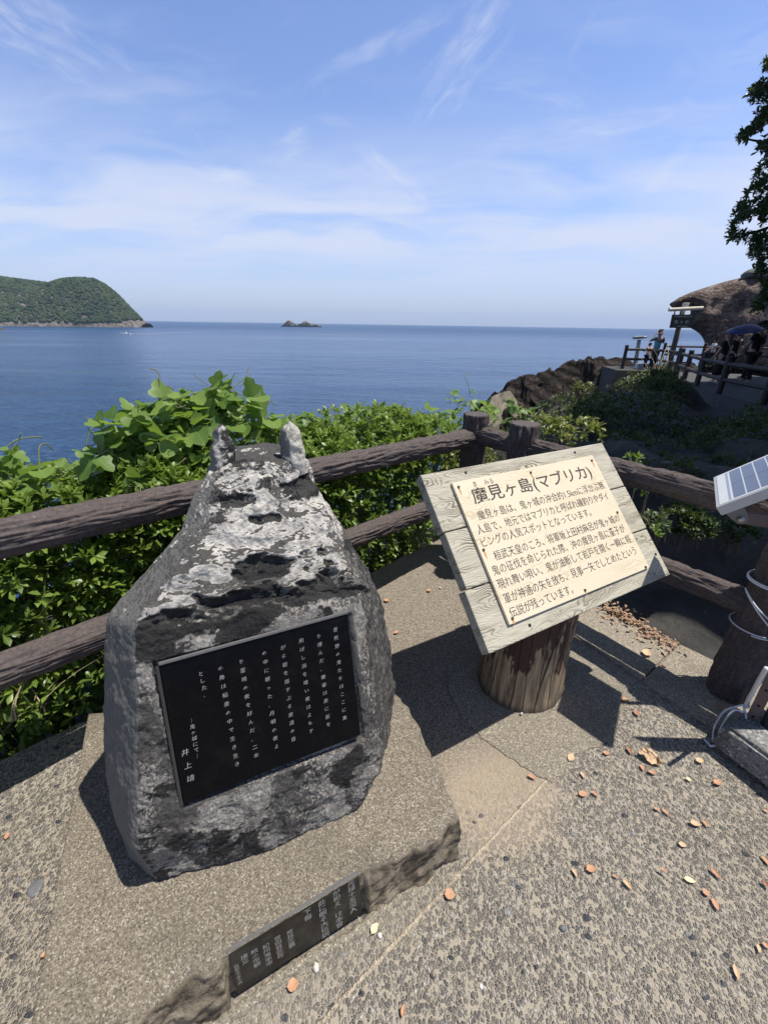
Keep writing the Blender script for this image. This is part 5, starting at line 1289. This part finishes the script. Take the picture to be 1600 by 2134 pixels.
tag(link('leaf_litter', lm, M_LITTER), 'drift of dry brown leaves along the sunlit kerb edge', None, None, 'stuff')

# ------------------------------------------------------------------ tree leaning in from the right
tr = thing('tree', 'dark evergreen tree leaning into the sky at the right edge above the path', 'tree', (9.2, 9.4, -.4))
rng = np.random.default_rng(51); YT = 9.3
polyT = [(1612, 300), (1585, 335), (1575, 362), (1560, 395), (1545, 412), (1532, 440), (1520, 470), (1518, 500), (1545, 502), (1565, 492), (1560, 525), (1580, 545), (1568, 560), (1590, 590), (1575, 630), (1562, 640), (1585, 650), (1600, 690), (1700, 720), (2050, 700), (2150, 300), (1950, 40), (1760, 60), (1700, 200)]
spr = [(1590, 185, 26, 14), (1572, 200, 14, 8), (1597, 135, 10, 8), (1560, 278, 16, 10), (1578, 262, 18, 12), (1592, 245, 16, 14), (1543, 287, 8, 5), (1590, 310, 14, 10), (1600, 225, 16, 16), (1650, 190, 50, 40), (1660, 280, 50, 40)]
C_ = []
while len(C_) < 4600:
    u = rng.uniform(1500, 1760) if len(C_) < 3400 else rng.uniform(1700, 2150); v = rng.uniform(30, 720) if rng.uniform() < .6 else rng.uniform(420, 720)
    if not pip(u, v, polyT): continue
    if mn.noise(Vector((u*.022, v*.022, 2))) + .5*mn.noise(Vector((u*.06, v*.06, 7))) < -.22 + (.0 if u < 1640 else -.2): continue
    C_.append(ony(u, v, YT + rng.normal(0, .8)*(1 if u > 1620 else .45)))
for u, v, a, b in spr:
    for i in range(int(a*b/12) + 6): C_.append(ony(u + rng.normal(0, a*.5), v + rng.normal(0, b*.5), YT + rng.normal(0, .25)))
C_ = np.array(C_); A_ = rng.normal(0, .6, C_.shape) + np.array([-.35, 0, .6])
P_, D_, S_, TT = whorls(C_, A_, 6, .11, rng)
link('crown', leaf_mesh(P_, D_, S_, TT, rng, wid=.9), M_DRK, tr)
mb = MB(); base_ = np.array([9.2, 9.4, -.6]); fork = np.array([9.4, 9.4, 3.0])
mb.tube(spline([base_, np.array([9.15, 9.4, 1.4]), fork, ony(1900, 250, YT)], 10), [.24 - .14*i/30 for i in range(31)], 12)
for tgt in [(1545, 288), (1575, 200), (1560, 440), (1530, 495), (1585, 640), (1700, 150), (1600, 350)]:
    mid = ony((tgt[0] + 1850)/2, (tgt[1] + 380)/2 + 15, YT); k = 25
    mb.tube(spline([fork + np.array([0, 0, rng.uniform(-.6, 1.6)]), mid, ony(tgt[0] + 6, tgt[1], YT)], 12), [.07 - .06*i/24 for i in range(25)], 7)
mb.build('trunk', plain('dark trunk', (.06, .05, .042), .9, 0, .3, 14), tr, smooth=True)

# ------------------------------------------------------------------ fallen leaves lying singly on the paving
def m_dl(a, b, nm):
    def fn(t):
        o = t.co(); f = t.noise(o, 60, 5, .6); vein = t.wave(t.map(o, (1, 1, 1)), 30, 1, 1, direction='X')
        return {'Base Color': t.mix(t.math('ADD', t.math('MULTIPLY', f, .8), t.math('MULTIPLY', vein, .15)), a, b), 'Roughness': .6, 'Specular IOR Level': .3}
    return mat(nm, fn)
DL = [m_dl((.40, .20, .11), (.55, .33, .20), 'orange dry leaf'), m_dl((.50, .33, .19), (.62, .47, .30), 'tan dry leaf'), m_dl((.28, .13, .08), (.42, .24, .16), 'brown dry leaf'), m_dl((.62, .52, .33), (.72, .63, .42), 'pale dry leaf')]
def dry_leaf(Ln, wd, curl, seed):
    rng = random.Random(seed); n = 9; vs = []; m = 5
    for i in range(n):
        f_ = i/(n - 1); w_ = wd*math.sin(math.pi*min(1, f_**.8*.97 + .02))**.8
        for j in range(m):
            q = -1 + 2*j/(m - 1); x = (f_ - .5)*Ln; z = .003 + curl*Ln*(.5*q*q*w_/wd*.5 + .9*(f_ - .5)**2) + rng.uniform(-.0006, .0006)
            vs.append((x + .1*Ln*0, q*w_ + .04*Ln*math.sin(f_*3), z))
    fs = [(i*m + j, (i + 1)*m + j, (i + 1)*m + j + 1, i*m + j + 1) for i in range(n - 1) for j in range(m - 1)]
    me = pym(vs, fs); st = MB().tube([(-.5*Ln, 0, .004), (-.62*Ln, .01*Ln, .005)], .0009, 5); bm = bmesh.new(); bm.from_mesh(me); bm.from_mesh(st.mesh()); bmesh.ops.remove_doubles(bm, verts=bm.verts, dist=1e-5); bm.to_mesh(me); bm.free()
    return me
LV = [  # u, v, pixels long, image angle, width ratio, material, curl, label
 (1189, 1581, 20, 60, .25, 1, .2, 'dry leaf lying on the pale seam where it leaves the concrete round the stump'),
 (1107, 1623, 22, -25, .22, 0, .2, 'orange dry leaf on the sandy patch left of the pale seam'),
 (1212, 1618, 18, -65, .22, 1, .2, 'slim tan leaf just right of the seam, above a pair of leaves'),
 (1214, 1658, 22, 5, .28, 0, .2, 'left leaf of the pair nearest the sandy patch'),
 (1238, 1658, 22, -40, .2, 0, .2, 'right leaf of the pair nearest the sandy patch'),
 (1367, 1690, 18, -25, .24, 0, .2, 'left leaf of the touching pair below the big curled leaf'),
 (1385, 1696, 24, -45, .2, 0, .2, 'right leaf of the touching pair below the big curled leaf'),
 (1447, 1721, 28, -10, .26, 1, .2, 'tan leaf, left of two meeting at right angles below the concrete block'),
 (1467, 1720, 26, -50, .2, 0, .2, 'orange leaf, right of two meeting at right angles below the concrete block'),
 (1420, 1764, 20, -15, .32, 1, .15, 'roundish tan leaf alone in the middle of the pebbled paving'),
 (1594, 1694, 18, -40, .25, 0, .2, 'orange leaf cut by the right edge below the concrete block'),
 (1196, 1823, 26, -62, .18, 1, .2, 'slim pale leaf leftmost of the row across the pebbles'),
 (1230, 1815, 24, 8, .3, 0, .3, 'rust coloured leaf second from left in the row across the pebbles'),
 (1280, 1830, 16, -30, .2, 0, .4, 'small crumpled leaf just above a long one in the row across the pebbles'),
 (1305, 1848, 34, -48, .2, 1, .2, 'long tan leaf in the middle of the row across the pebbles'),
 (1379, 1822, 24, -32, .18, 0, .2, 'narrow orange leaf right of the long tan one'),
 (1435, 1838, 30, -18, .24, 3, .15, 'palest cream leaf on the pebbles'),
 (1488, 1825, 40, -48, .18, 0, .2, 'longest orange leaf, near the right edge above a roundish one'),
 (1469, 1864, 16, 0, .42, 0, .2, 'small round orange leaf below the cream leaf'),
 (1487, 1888, 34, -68, .24, 0, .2, 'broad orange leaf pointing at the camera, below the small round leaf'),
 (1592, 1797, 32, -52, .2, 0, .2, 'leaf at the right edge beside the longest orange leaf'),
 (1592, 1848, 26, -50, .3, 2, .5, 'crumpled brown leaf at the right edge'),
 (937, 1868, 26, -5, .4, 0, .15, 'broad orange leaf on the seam below the chipped plinth corner'),
 (1336, 1603, 16, -70, .24, 0, .25, 'orange leaf touching the left tip of the big curled leaf'),
 (1357, 1614, 22, -15, .26, 0, .25, 'orange leaf tucked below the big curled leaf'),
 (1456, 1589, 18, 5, .34, 1, .25, 'tan leaf in the sun left of the concrete block foot'),
 (1493, 1635, 20, 10, .3, 0, .5, 'ragged orange leaf in the sun below the concrete block'),
 (1433, 1628, 16, -20, .35, 3, .2, 'small pale yellow leaf between the curled leaf and the block'),
 (1309, 1568, 20, -65, .24, 2, .3, 'brown leaf at the lower end of the barred shadow'),
 (1262, 1573, 14, 0, .35, 0, .3, 'tiny leaf at the tip of the panel shadow'),
 (1301, 1461, 16, 0, .45, 0, .2, 'round orange leaf at the top of the barred shadow'),
 (1324, 1489, 16, -70, .36, 2, .2, 'reddish leaf lying in shade right of the stump'),
 (612, 2057, 30, 15, .4, 0, .2, 'broad orange leaf in front of the small engraved plate'),
 (781, 1938, 30, 60, .3, 3, .25, 'yellowish leaf folded at the right foot of the engraved plate'),
 (840, 2109, 34, 80, .2, 0, .2, 'orange leaf at the bottom edge right of the seam'),
 (1530, 2030, 40, -75, .2, 1, .25, 'long tan leaf upright near the lower right corner'),
 (1577, 1980, 22, -80, .2, 1, .2, 'slim leaf standing left of the edge leaf at lower right'),
 (1592, 1974, 24, -35, .3, 0, .2, 'orange leaf at the lower right edge'),
 (97, 1992, 26, 40, .3, 0, .3, 'orange leaf by the left edge of the plinth'),
 (18, 1745, 18, 70, .3, 0, .2, 'orange leaf at the far left edge of the paving'),
 (151, 1560, 20, 25, .2, 1, .2, 'tan leaf on the shadow line of the rail left of the stone'),
 (806, 1254, 9, 60, .4, 0, .3, 'tiny orange leaf beside the right shoulder of the stone'),
 (894, 1233, 9, 30, .4, 0, .3, 'tiny orange leaf on the lit concrete left of the notice board'),
 (917, 1227, 7, 0, .4, 1, .3, 'tiny tan leaf nearest the left edge of the notice board'),
 (826, 1321, 12, 25, .3, 0, .2, 'orange leaf right of the stone just above the board shadow'),
 (899, 1425, 12, 85, .3, 2, .2, 'brown leaf lying in the board shadow left of the stump'),
 (1345, 1368, 16, 65, .35, 1, .5, 'upright tan leaf near the outer edge of the kerb'),
 (1379, 1397, 14, -40, .3, 0, .2, 'orange leaf at the joint of the kerb'),
 (1496, 1484, 16, -55, .28, 2, .2, 'brown leaf at the foot of the roped fence post')]
for i, (u, v, px_, ang, wr, mi, curl, lab) in enumerate(LV):
    p = onz(u, v, .0); a = R(ang); q = onz(u + math.cos(a)*px_/2, v - math.sin(a)*px_/2); q2 = onz(u - math.cos(a)*px_/2, v + math.sin(a)*px_/2)
    d = q - q2; Ln = float(np.linalg.norm(d))*.85; zb = .016 if u in (1345, 1379, 1496) else .004
    o = link('dry_leaf', dry_leaf(Ln, Ln*wr*1.1, curl*(.6 + 2.2*((i*7) % 10)/10), i), DL[mi], smooth=True); o.location = (p[0], p[1], zb + .002); o.rotation_euler = (0, 0, math.atan2(d[1], d[0]))
    tag(o, lab, 'dry leaf', 'dry leaves scattered on the paving')
# the big curled leaf, loose stones
me = dry_leaf(.085, .024, .5, 77); me = baked(me, [('SUBSURF', dict(levels=2, render_levels=2))]); displace(me, lambda v, n_: fbm(v*55, 5)*.014)
o = link('curled_leaf', me, DL[1], smooth=True); p = onz(1352, 1584); o.location = (p[0], p[1], .012); o.rotation_euler = (R(12), R(8), R(-38)); tag(o, 'big crumpled brown leaf curled up beside the bush shadow', 'dry leaf')
def pebble(u, v, r, m, lab, z=0, sq=.6, seed=0):
    bm = bmesh.new(); bmesh.ops.create_icosphere(bm, subdivisions=4, radius=1); me = bpy.data.meshes.new('pebble'); bm.to_mesh(me); bm.free()
    rng = random.Random(seed); k1 = rng.uniform(.7, .9)
    for vv in me.vertices:
        c_ = vv.co; c_ *= 1 + .25*fbm(c_*1.3 + Vector((seed, 0, 0)), 4); vv.co = Vector((c_.x*r, c_.y*r*k1, c_.z*r*sq))
    o = link('loose_stone', me, m, smooth=True); p = onz(u, v, z); o.location = (p[0], p[1], z + r*sq*.55); o.rotation_euler = (0, 0, rng.uniform(0, 6)); tag(o, lab, 'stone')
M_WST = plain('white stone', (.62, .58, .52), .8, 0, .2, 60); M_GST = plain('grey pebble', (.14, .145, .15), .5, 0, .3, 60)
pebble(658, 2018, .0105, M_WST, 'small white angular stone in front of the engraved plate', seed=1, sq=.8)
pebble(791, 1950, .0065, M_WST, 'tiny white stone under the yellowish leaf by the plate', seed=2)
pebble(1172, 1936, .010, M_GST, 'largest grey oval pebble, standing proud right of the seam', seed=3)
pebble(1086, 1488, .008, plain('pale pebble', (.35, .34, .32), .7), 'little pebble against the front foot of the stump', .01, seed=4)
pebble(1002, 2056, .006, M_WST, 'small white pebble near the bottom, right of the seam', seed=5)
pebble(75, 1850, .022, M_GST, 'long dark slate chip set in the paving left of the plinth', seed=6, sq=.15)
# ------------------------------------------------------------------ fences along the far path
M_DKPOST = plain('dark brown fence paint', (.040, .033, .034), .7, 0, .35, 25)
def far_fence(label, bases, hgt, r, rails, extra=None):
    pts = [onz(u, v, PZ) for u, v in bases]
    if extra is not None: pts.append(extra)
    root = thing('path_fence', label, 'fence', pts[0], 'dark log fences along the far path')
    for i, p in enumerate(pts): link('post', log(p - np.array([0, 0, .3]), p + np.array([0, 0, hgt]), r, 60 + i, .006, .05, 20), M_DKPOST, root)
    for i in range(len(pts) - 1):
        for z in rails: link('rail', log(pts[i] + np.array([0, 0, z]), pts[i + 1] + np.array([0, 0, z]), r*.72, 80 + i, .005, .08, 16), M_DKPOST, root)
    return pts
pf = far_fence('near dark log fence along the path edge, in front of the walkers', [(1700, 884), (1588, 843), (1496, 820), (1450, 803), (1424, 791), (1408, 783)], 1.05, .085, (.84, .40))
far_fence('dark log fence round the front of the lookout corner, before the viewer and tourist', [(1295, 769), (1357, 770), (1404, 780)], 1.05, .075, (.86, .44))
far_fence('dark log fence along the back of the path, under the arch', [(1376, 756), (1458, 757), (1545, 759), (1640, 763)], 1.05, .075, (.86, .44))

# ------------------------------------------------------------------ signpost with a log roof
sp_ = onz(1394, 760, PZ); YS = sp_[1]
sg = thing('signpost', 'leaning wooden post with a pale log cap and a dark name board, on the lookout', 'sign', sp_)
M_SPOST = plain('brown grey post', (.12, .10, .08), .85, 0, .3, 6); M_CAP = plain('pale log cap', (.62, .57, .46), .7, 0, .2, 6); M_NB = plain('dark name board', (.045, .05, .042), .7, 0, .25, 5)
ptop = ony(1424, 640, YS); MB().tube([sp_ - np.array([0, 0, .3]), sp_ + (ptop - sp_)*.5, ptop], [.13, .125, .12], 16).build('post', M_SPOST, sg, smooth=True)
ca, cb_ = ony(1393, 645.5, YS - .25), ony(1463, 642, YS - .25)
MB().tube([ca, cb_], .085, 16).build('log_cap', M_CAP, sg)
MB().frame_box(ony(1421, 640, YS) + np.array([0, -.1, 0]), (.24, 0, 0), (0, .2, 0), (.03, 0, .2)).build('cap_block', M_CAP, sg, bevel=.02)
q0, q1, q2, q3 = (ony(u, v, YS - .2) for u, v in ((1395, 683.5), (1440.5, 683.5), (1448, 656), (1399.5, 655)))
MB().frame_box(q0, q1 - q0, (0, .06, 0), (q3 - q0 + q2 - q1)/2).build('name_board', M_NB, sg, bevel=.008)
for u in (1404, 1440): MB().tube([ony(u, 657, YS - .2), ony(u + 2, 646, YS - .2)], .03, 8).build('hanger', M_SPOST, sg)
nX = nrm(q1 - q0); nY = nrm(q3 - q0); nW = np.linalg.norm(q1 - q0); nH = np.linalg.norm(q3 - q0)
M_SL = plain('faded white letters', (.55, .55, .52), .8)
for body, x, y, s_, wd in (('吉野熊野 国立公園', .10, .79, .095, .82), ('鬼 ヶ 城', .14, .33, .19, .70), ('三重 熊野市', .30, .08, .07, .5)):
    text('lettering', body, q0 + nX*nW*x + nY*nH*y + np.array([0, -.004, 0]), nX, nY, s_, nW*wd, M_SL, sg, .004, bold=.012)
# coin binoculars
tb = onz(1321, 767, PZ)
tv = thing('coin_binoculars', 'grey coin-operated binocular viewer on a slanting post at the lookout corner', 'binocular viewer', tb)
M_TV = plain('grey green enamel', (.26, .30, .29), .45, .1, .1)
YB = tb[1]
MB().tube([tb, tb + np.array([0, 0, .06])], .17, 18).tube([tb, ony(1327, 735, YB), ony(1331, 708, YB)], [.10, .085, .08], 14).build('post', M_TV, tv, smooth=True)
MB().frame_box(ony(1319, 707, YB) + np.array([0, -.13, 0]), ony(1338, 705.5, YB) - ony(1319, 707, YB), (0, .26, 0), (0, 0, .12)).build('body', M_TV, tv, bevel=.03)
for dy in (-.07, .07): MB().tube([ony(1337, 703.5, YB) + np.array([0, dy, 0]), ony(1344.5, 702, YB) + np.array([0, dy, 0])], .045, 12).build('eyepiece', plain('dark eyepiece', (.06, .07, .07), .4), tv)
wb = onz(1331, 768.5, PZ); bx_ = MB().frame_box(wb + np.array([-.16, -.12, 0]), (.32, 0, 0), (0, .25, 0), (0, 0, .24)).build('carton', plain('white box', (.55, .57, .60), .6), bevel=.015)
tag(bx_, 'white box standing beside the foot of the binocular viewer', 'box')

# ------------------------------------------------------------------ people
def skin(name, verts, edges, m, parent, root=0, sub=2):
    """one continuous skinned surface; verts: (x, y, z, rx, ry)"""
    me = bpy.data.meshes.new(name); me.from_pydata([v[:3] for v in verts], edges, []); me.update()
    o = bpy.data.objects.new('tmp', me); COL.objects.link(o); o.modifiers.new('s', 'SKIN'); 
    if not me.skin_vertices: me.skin_vertices.new()
    for i, v in enumerate(verts):
        sv = me.skin_vertices[0].data[i]; sv.radius = (v[3], v[4] if len(v) > 4 else v[3]); sv.use_root = (i == root)
    sd = o.modifiers.new('d', 'SUBSURF'); sd.levels = sub; sd.render_levels = sub
    r = evaluated(o); bpy.data.objects.remove(o); r.polygons.foreach_set('use_smooth', [True]*len(r.polygons))
    ob = bpy.data.objects.new(name, r); COL.objects.link(ob); r.materials.clear(); r.materials.append(m); ob.parent = parent; return ob
SKIN = plain('skin', (.42, .26, .19), .6, 0, .08)
def person(label, foot, H, yaw, mats, arms, hair='short', dress=False, stride=.10, headturn=0, lean=0.0):
    """foot: position on the ground; arms: {side: (elbow, wrist)} in units of height, x right, y ahead"""
    root = thing('person', label, 'person', foot); root.rotation_euler = (lean, 0, R(yaw)); root.scale = (H, H, H)
    V = [(0, 0, .53, .075, .055), (0, .005, .62, .068, .05), (0, 0, .72, .085, .055), (0, -.005, .80, .07, .045), (0, 0, .845, .03, .03), (0, .01, .90, .043, .052), (0, .012, .955, .045, .055)]
    E_ = [(0, 1), (1, 2), (2, 3), (3, 4), (4, 5), (5, 6)]
    V.append((0, .058, .915, .010, .010)); E_.append((5, 7))            # nose
    SL = {}; LG = {}
    for s_, sg_ in (('l', -1), ('r', 1)):
        el, wr = arms[s_]; k = len(V); d = nrm(np.array(wr) - np.array(el)); hd = np.array(wr) + d*.05
        sh = (sg_*.105, 0, .80); V += [(*sh, .034), (*el, .024), (*wr, .016), (*hd, .018, .012)]; E_ += [(3, k), (k, k + 1), (k + 1, k + 2), (k + 2, k + 3)]; SL[s_] = (sh, el)
        side = nrm(np.cross(d, (0, 1, .2)))
        for q, (off_, ln) in enumerate(((-.012, .036), (-.004, .042), (.004, .040), (.012, .032))):
            kk = len(V); b_ = hd + side*off_; V += [(*(b_ + d*ln*.55 + np.array([0, .004, 0])), .0055), (*(b_ + d*ln + np.array([0, .012, -.004])), .0045)]; E_ += [(k + 3, kk), (kk, kk + 1)]
        kk = len(V); V.append((*(np.array(wr) + d*.035 + side*.024 + np.array([0, .012, 0])), .006)); E_.append((k + 3, kk))
        k = len(V); st = stride*sg_; V += [(sg_*.052, 0, .49, .052, .052), (sg_*.056, st*.35 + .01, .275, .036), (sg_*.056, st*.8 - .012, .05, .022), (sg_*.06, st*.8 + .07, .018, .022, .016)]
        E_ += [(0, k), (k, k + 1), (k + 1, k + 2), (k + 2, k + 3)]; LG[s_] = (V[k][:3], V[k + 1][:3], V[k + 2][:3], V[k + 3][:3])
    skin('body', V, E_, SKIN, root)
    top = [(0, 0, .50, .088, .066), (0, 0, .60, .080, .060), (0, 0, .72, .098, .066), (0, -.004, .805, .075, .052)]; te = [(0, 1), (1, 2), (2, 3)]
    for s_ in 'lr':
        sh, el = SL[s_]; k = len(top); m_ = tuple(np.array(sh)*.3 + np.array(el)*.7); top += [(*sh, .045), (*m_, .040)]; te += [(3, k), (k, k + 1)]
    skin('shirt', top, te, mats['top'], root)
    if dress:
        sk = [(0, 0, .56, .085, .065), (0, 0, .42, .115, .095), (0, 0, .26, .135, .11), (0, 0, .13, .15, .12)]; skin('skirt', sk, [(0, 1), (1, 2), (2, 3)], mats['bottom'], root)
    else:
        tr_ = [(0, 0, .53, .085, .066)]; ee = []
        for s_ in 'lr':
            a_, b_, c_, d_ = LG[s_]; k = len(tr_); tr_ += [(*a_, .062), (*b_, .047), (*(np.array(c_) + np.array([0, 0, .03])), .036)]; ee += [(0, k), (k, k + 1), (k + 1, k + 2)]
        skin('trousers', tr_, ee, mats['bottom'], root)
    for s_ in 'lr':
        a_, b_, c_, d_ = LG[s_]; skin('shoe', [(c_[0], c_[1] - .012, .022, .026, .022), (d_[0], d_[1] + .005, .018, .028, .018)], [(0, 1)], mats['shoe'], root)
    hv = [(0, -.012, .955, .053, .058), (0, .006, .985, .044, .05), (0, -.028, .905, .050, .036)]; he = [(0, 1), (0, 2)]
    if hair == 'long': hv += [(0, -.042, .83, .052, .026), (0, -.05, .74, .046, .02)]; he += [(2, 3), (3, 4)]
    if hair == 'bob':
        for sg_ in (-1, 1): k = len(hv); hv += [(sg_*.045, -.005, .93, .020, .034), (sg_*.047, -.005, .87, .018, .032)]; he += [(0, k), (k, k + 1)]
    skin('hair', hv, he, mats['hair'], root)
    return root
def place(u, vf, vh):
    p = onz(u, vf, PZ); r = ray(u, vh); H = CP[2] + r[2]*p[1]/r[1] - PZ; return p, H
cloth = lambda n, c, v=.15, s=30: plain(n, c, .9, 0, v, s)
BLK = cloth('black cloth', (.012, .012, .014)); NAVY = cloth('dark navy cloth', (.015, .017, .03)); WHT = cloth('white cloth', (.6, .62, .65)); BHAIR = cloth('black hair', (.012, .010, .010)); BRH = cloth('brown hair', (.13, .075, .05)); LBR = cloth('light brown hair', (.20, .13, .09)); WSH = cloth('white shoes', (.6, .6, .6)); DSH = cloth('dark shoes', (.03, .03, .03))
def m_hawaii(t):
    o = t.co(); f = t.noise(o, 9, 3, .6); g_ = t.noise(o, 16, 3, .6)
    c = t.mix(t.sstep(f, .48, .54), (.02, .03, .07), (.12, .38, .42)); return {'Base Color': t.mix(t.sstep(g_, .58, .63), c, (.6, .66, .68)), 'Roughness': .9}
def m_floral(t):
    o = t.co(); f = t.voro(o, 26); return {'Base Color': t.mix(t.sstep(f, .3, .36), (.30, .10, .16), (.62, .58, .60)), 'Roughness': .9}
dn = lambda sg_, y=0.0: ((sg_*.135, -.01 + y, .645), (sg_*.14, .03 + y, .50))
p, H = place(1356, 771, 688.5)
person('man in a blue and teal patterned shirt raising binoculars to his eyes at the lookout', p, H, -8, dict(top=mat('teal patterned shirt', m_hawaii), bottom=NAVY, shoe=DSH, hair=BRH), {'l': ((-.20, .05, .72), (-.07, .10, .90)), 'r': ((.16, .06, .68), (.06, .11, .88))}, lean=0, stride=.05)
p, H = place(1341, 769, 713)
person('small girl with a black bob and patterned top standing beside the binocular viewer', p, H, 25, dict(top=mat('floral top', m_floral), bottom=NAVY, shoe=WSH, hair=BHAIR), {'l': ((-.15, .06, .66), (-.17, .17, .72)), 'r': dn(1)}, hair='bob', stride=.04)
p, H = place(1474, 766, 705)
person('boy with dark hair and a white shirt looking left behind the path fence', p, H, 80, dict(top=WHT, bottom=NAVY, shoe=DSH, hair=BHAIR), {'l': ((-.13, .09, .68), (-.08, .20, .66)), 'r': ((.13, .05, .65), (.10, .16, .58))}, stride=.06)
p, H = place(1488, 798, 690.5)
wm = person('woman with long light brown hair in a black dress, a pale strap across her back', p, H, 28, dict(top=BLK, bottom=BLK, shoe=WSH, hair=LBR), {'l': ((-.15, .02, .65), (-.19, .07, .53)), 'r': dn(1)}, hair='long', dress=True, stride=.09)
st = MB().tube(spline([(-.085, -.035, .83), (-.03, -.078, .74), (.04, -.078, .64), (.085, -.05, .55)], 6), .010, 6); so = link('strap', st.mesh(), cloth('pale strap', (.45, .38, .30)), None, True); so.parent = wm
bgm = MB().frame_box((.075, -.03, .42), (.05, 0, 0), (0, .09, 0), (0, 0, .10)); bo = bgm.build('bag', cloth('tan bag', (.28, .21, .15)), None, bevel=.015); bo.parent = wm
p, H = place(1512, 788, 689)
person('dark-haired person in a black top walking close beside the long-haired woman', p, H, 15, dict(top=BLK, bottom=NAVY, shoe=DSH, hair=BHAIR), {'l': dn(-1), 'r': ((.145, .02, .65), (.12, .10, .55))}, stride=.07)
p, H = place(1548, 800, 671)
man = person('large man dressed in black under the navy umbrella at the right edge', p, H*1.0, 20, dict(top=BLK, bottom=BLK, shoe=WSH, hair=BHAIR), {'l': ((-.16, .03, .66), (-.20, .09, .55)), 'r': ((.15, .06, .68), (.10, .13, .79))}, stride=.12)
p2, H2 = place(1592, 797, 690)
person('person in dark clothes half cut by the right edge beyond the umbrella', p2 + np.array([.15, 1.1, 0]), H2*1.06, 10, dict(top=NAVY, bottom=BLK, shoe=DSH, hair=BHAIR), {'l': dn(-1), 'r': dn(1)}, stride=.08)
# umbrella held by the man in black
uc = ony(1551, 689, p[1] - .25)
um = thing('umbrella', 'dark navy umbrella held up over the walkers, tilted to the left', 'umbrella', uc)
M_UMB = mat('navy umbrella cloth', lambda t: {'Base Color': t.mix(t.sstep(t.noise(t.co(), 7, 5, .6), .5, .64), (.018, .024, .11), (.05, .06, .20)), 'Roughness': .45, 'Specular IOR Level': .5, 'translucent': (.25, (.04, .05, .3))})
Tm = Matrix.Rotation(R(-14), 4, 'Y') @ Matrix.Rotation(R(8), 4, 'X')
vs = []; rr3, nn4 = 9, 48
for i in range(rr3):
    f_ = i/(rr3 - 1)
    for j in range(nn4):
        a = j*math.tau/nn4; sc_ = abs(math.sin(4*a)); r = .50*f_*(1 - .05*f_*(sc_)); z = .17*(1 - f_**2) + .022*f_*f_*sc_
        vs.append(Vector(uc) + Tm @ Vector((r*math.cos(a), r*math.sin(a), z)))
fs = [(i*nn4 + j, i*nn4 + (j + 1) % nn4, (i + 1)*nn4 + (j + 1) % nn4, (i + 1)*nn4 + j) for i in range(rr3 - 1) for j in range(nn4)]
link('canopy', pym(vs, fs), M_UMB, um, True)
hand = Vector(p) + Matrix.Rotation(R(20), 3, 'Z') @ Vector((.10*H, .15*H, .80*H)); apex = Vector(uc) + Tm @ Vector((0, 0, .2))
MB().tube([Vector(uc) + Tm @ Vector((0, 0, .21)), Vector(uc) + Tm @ Vector((0, 0, -.30))], .008, 8).build('shaft', plain('steel shaft', (.3, .3, .3), .3, .8), um)
MB().tube([Vector(uc) + Tm @ Vector((0, 0, -.30)), Vector(uc) + Tm @ Vector((0, 0, -.40))], .014, 8).build('handle', plain('black handle', (.02, .02, .02), .5), um)
for j in range(8):
    a = j*math.tau/8; MB().tube([Vector(uc) + Tm @ Vector((.5*f_*math.cos(a), .5*f_*math.sin(a), .165*(1 - f_**2) - .006)) for f_ in (0, .33, .66, 1)], .004, 5).build('rib', plain('steel shaft', (.3, .3, .3), .3, .8), um)

# ------------------------------------------------------------------ sea haze
def haze():
    mb = MB(); mb.frame_box((-12600, -12600, -40), (25200, 0, 0), (0, 25200, 0), (0, 0, 300))
    m = bpy.data.materials.new('haze'); m.use_nodes = True; t = NT(m.node_tree); t.n.clear()
    o = t.node('ShaderNodeOutputMaterial'); v = t.node('ShaderNodeVolumePrincipled')
    v.inputs['Color'].default_value = (.58, .76, 1.0, 1); v.inputs['Density'].default_value = .000075; v.inputs['Anisotropy'].default_value = 0
    t.l.new(v.outputs[0], o.inputs['Volume']); tag(mb.build('haze', m), None, None, None, 'stuff')
haze()
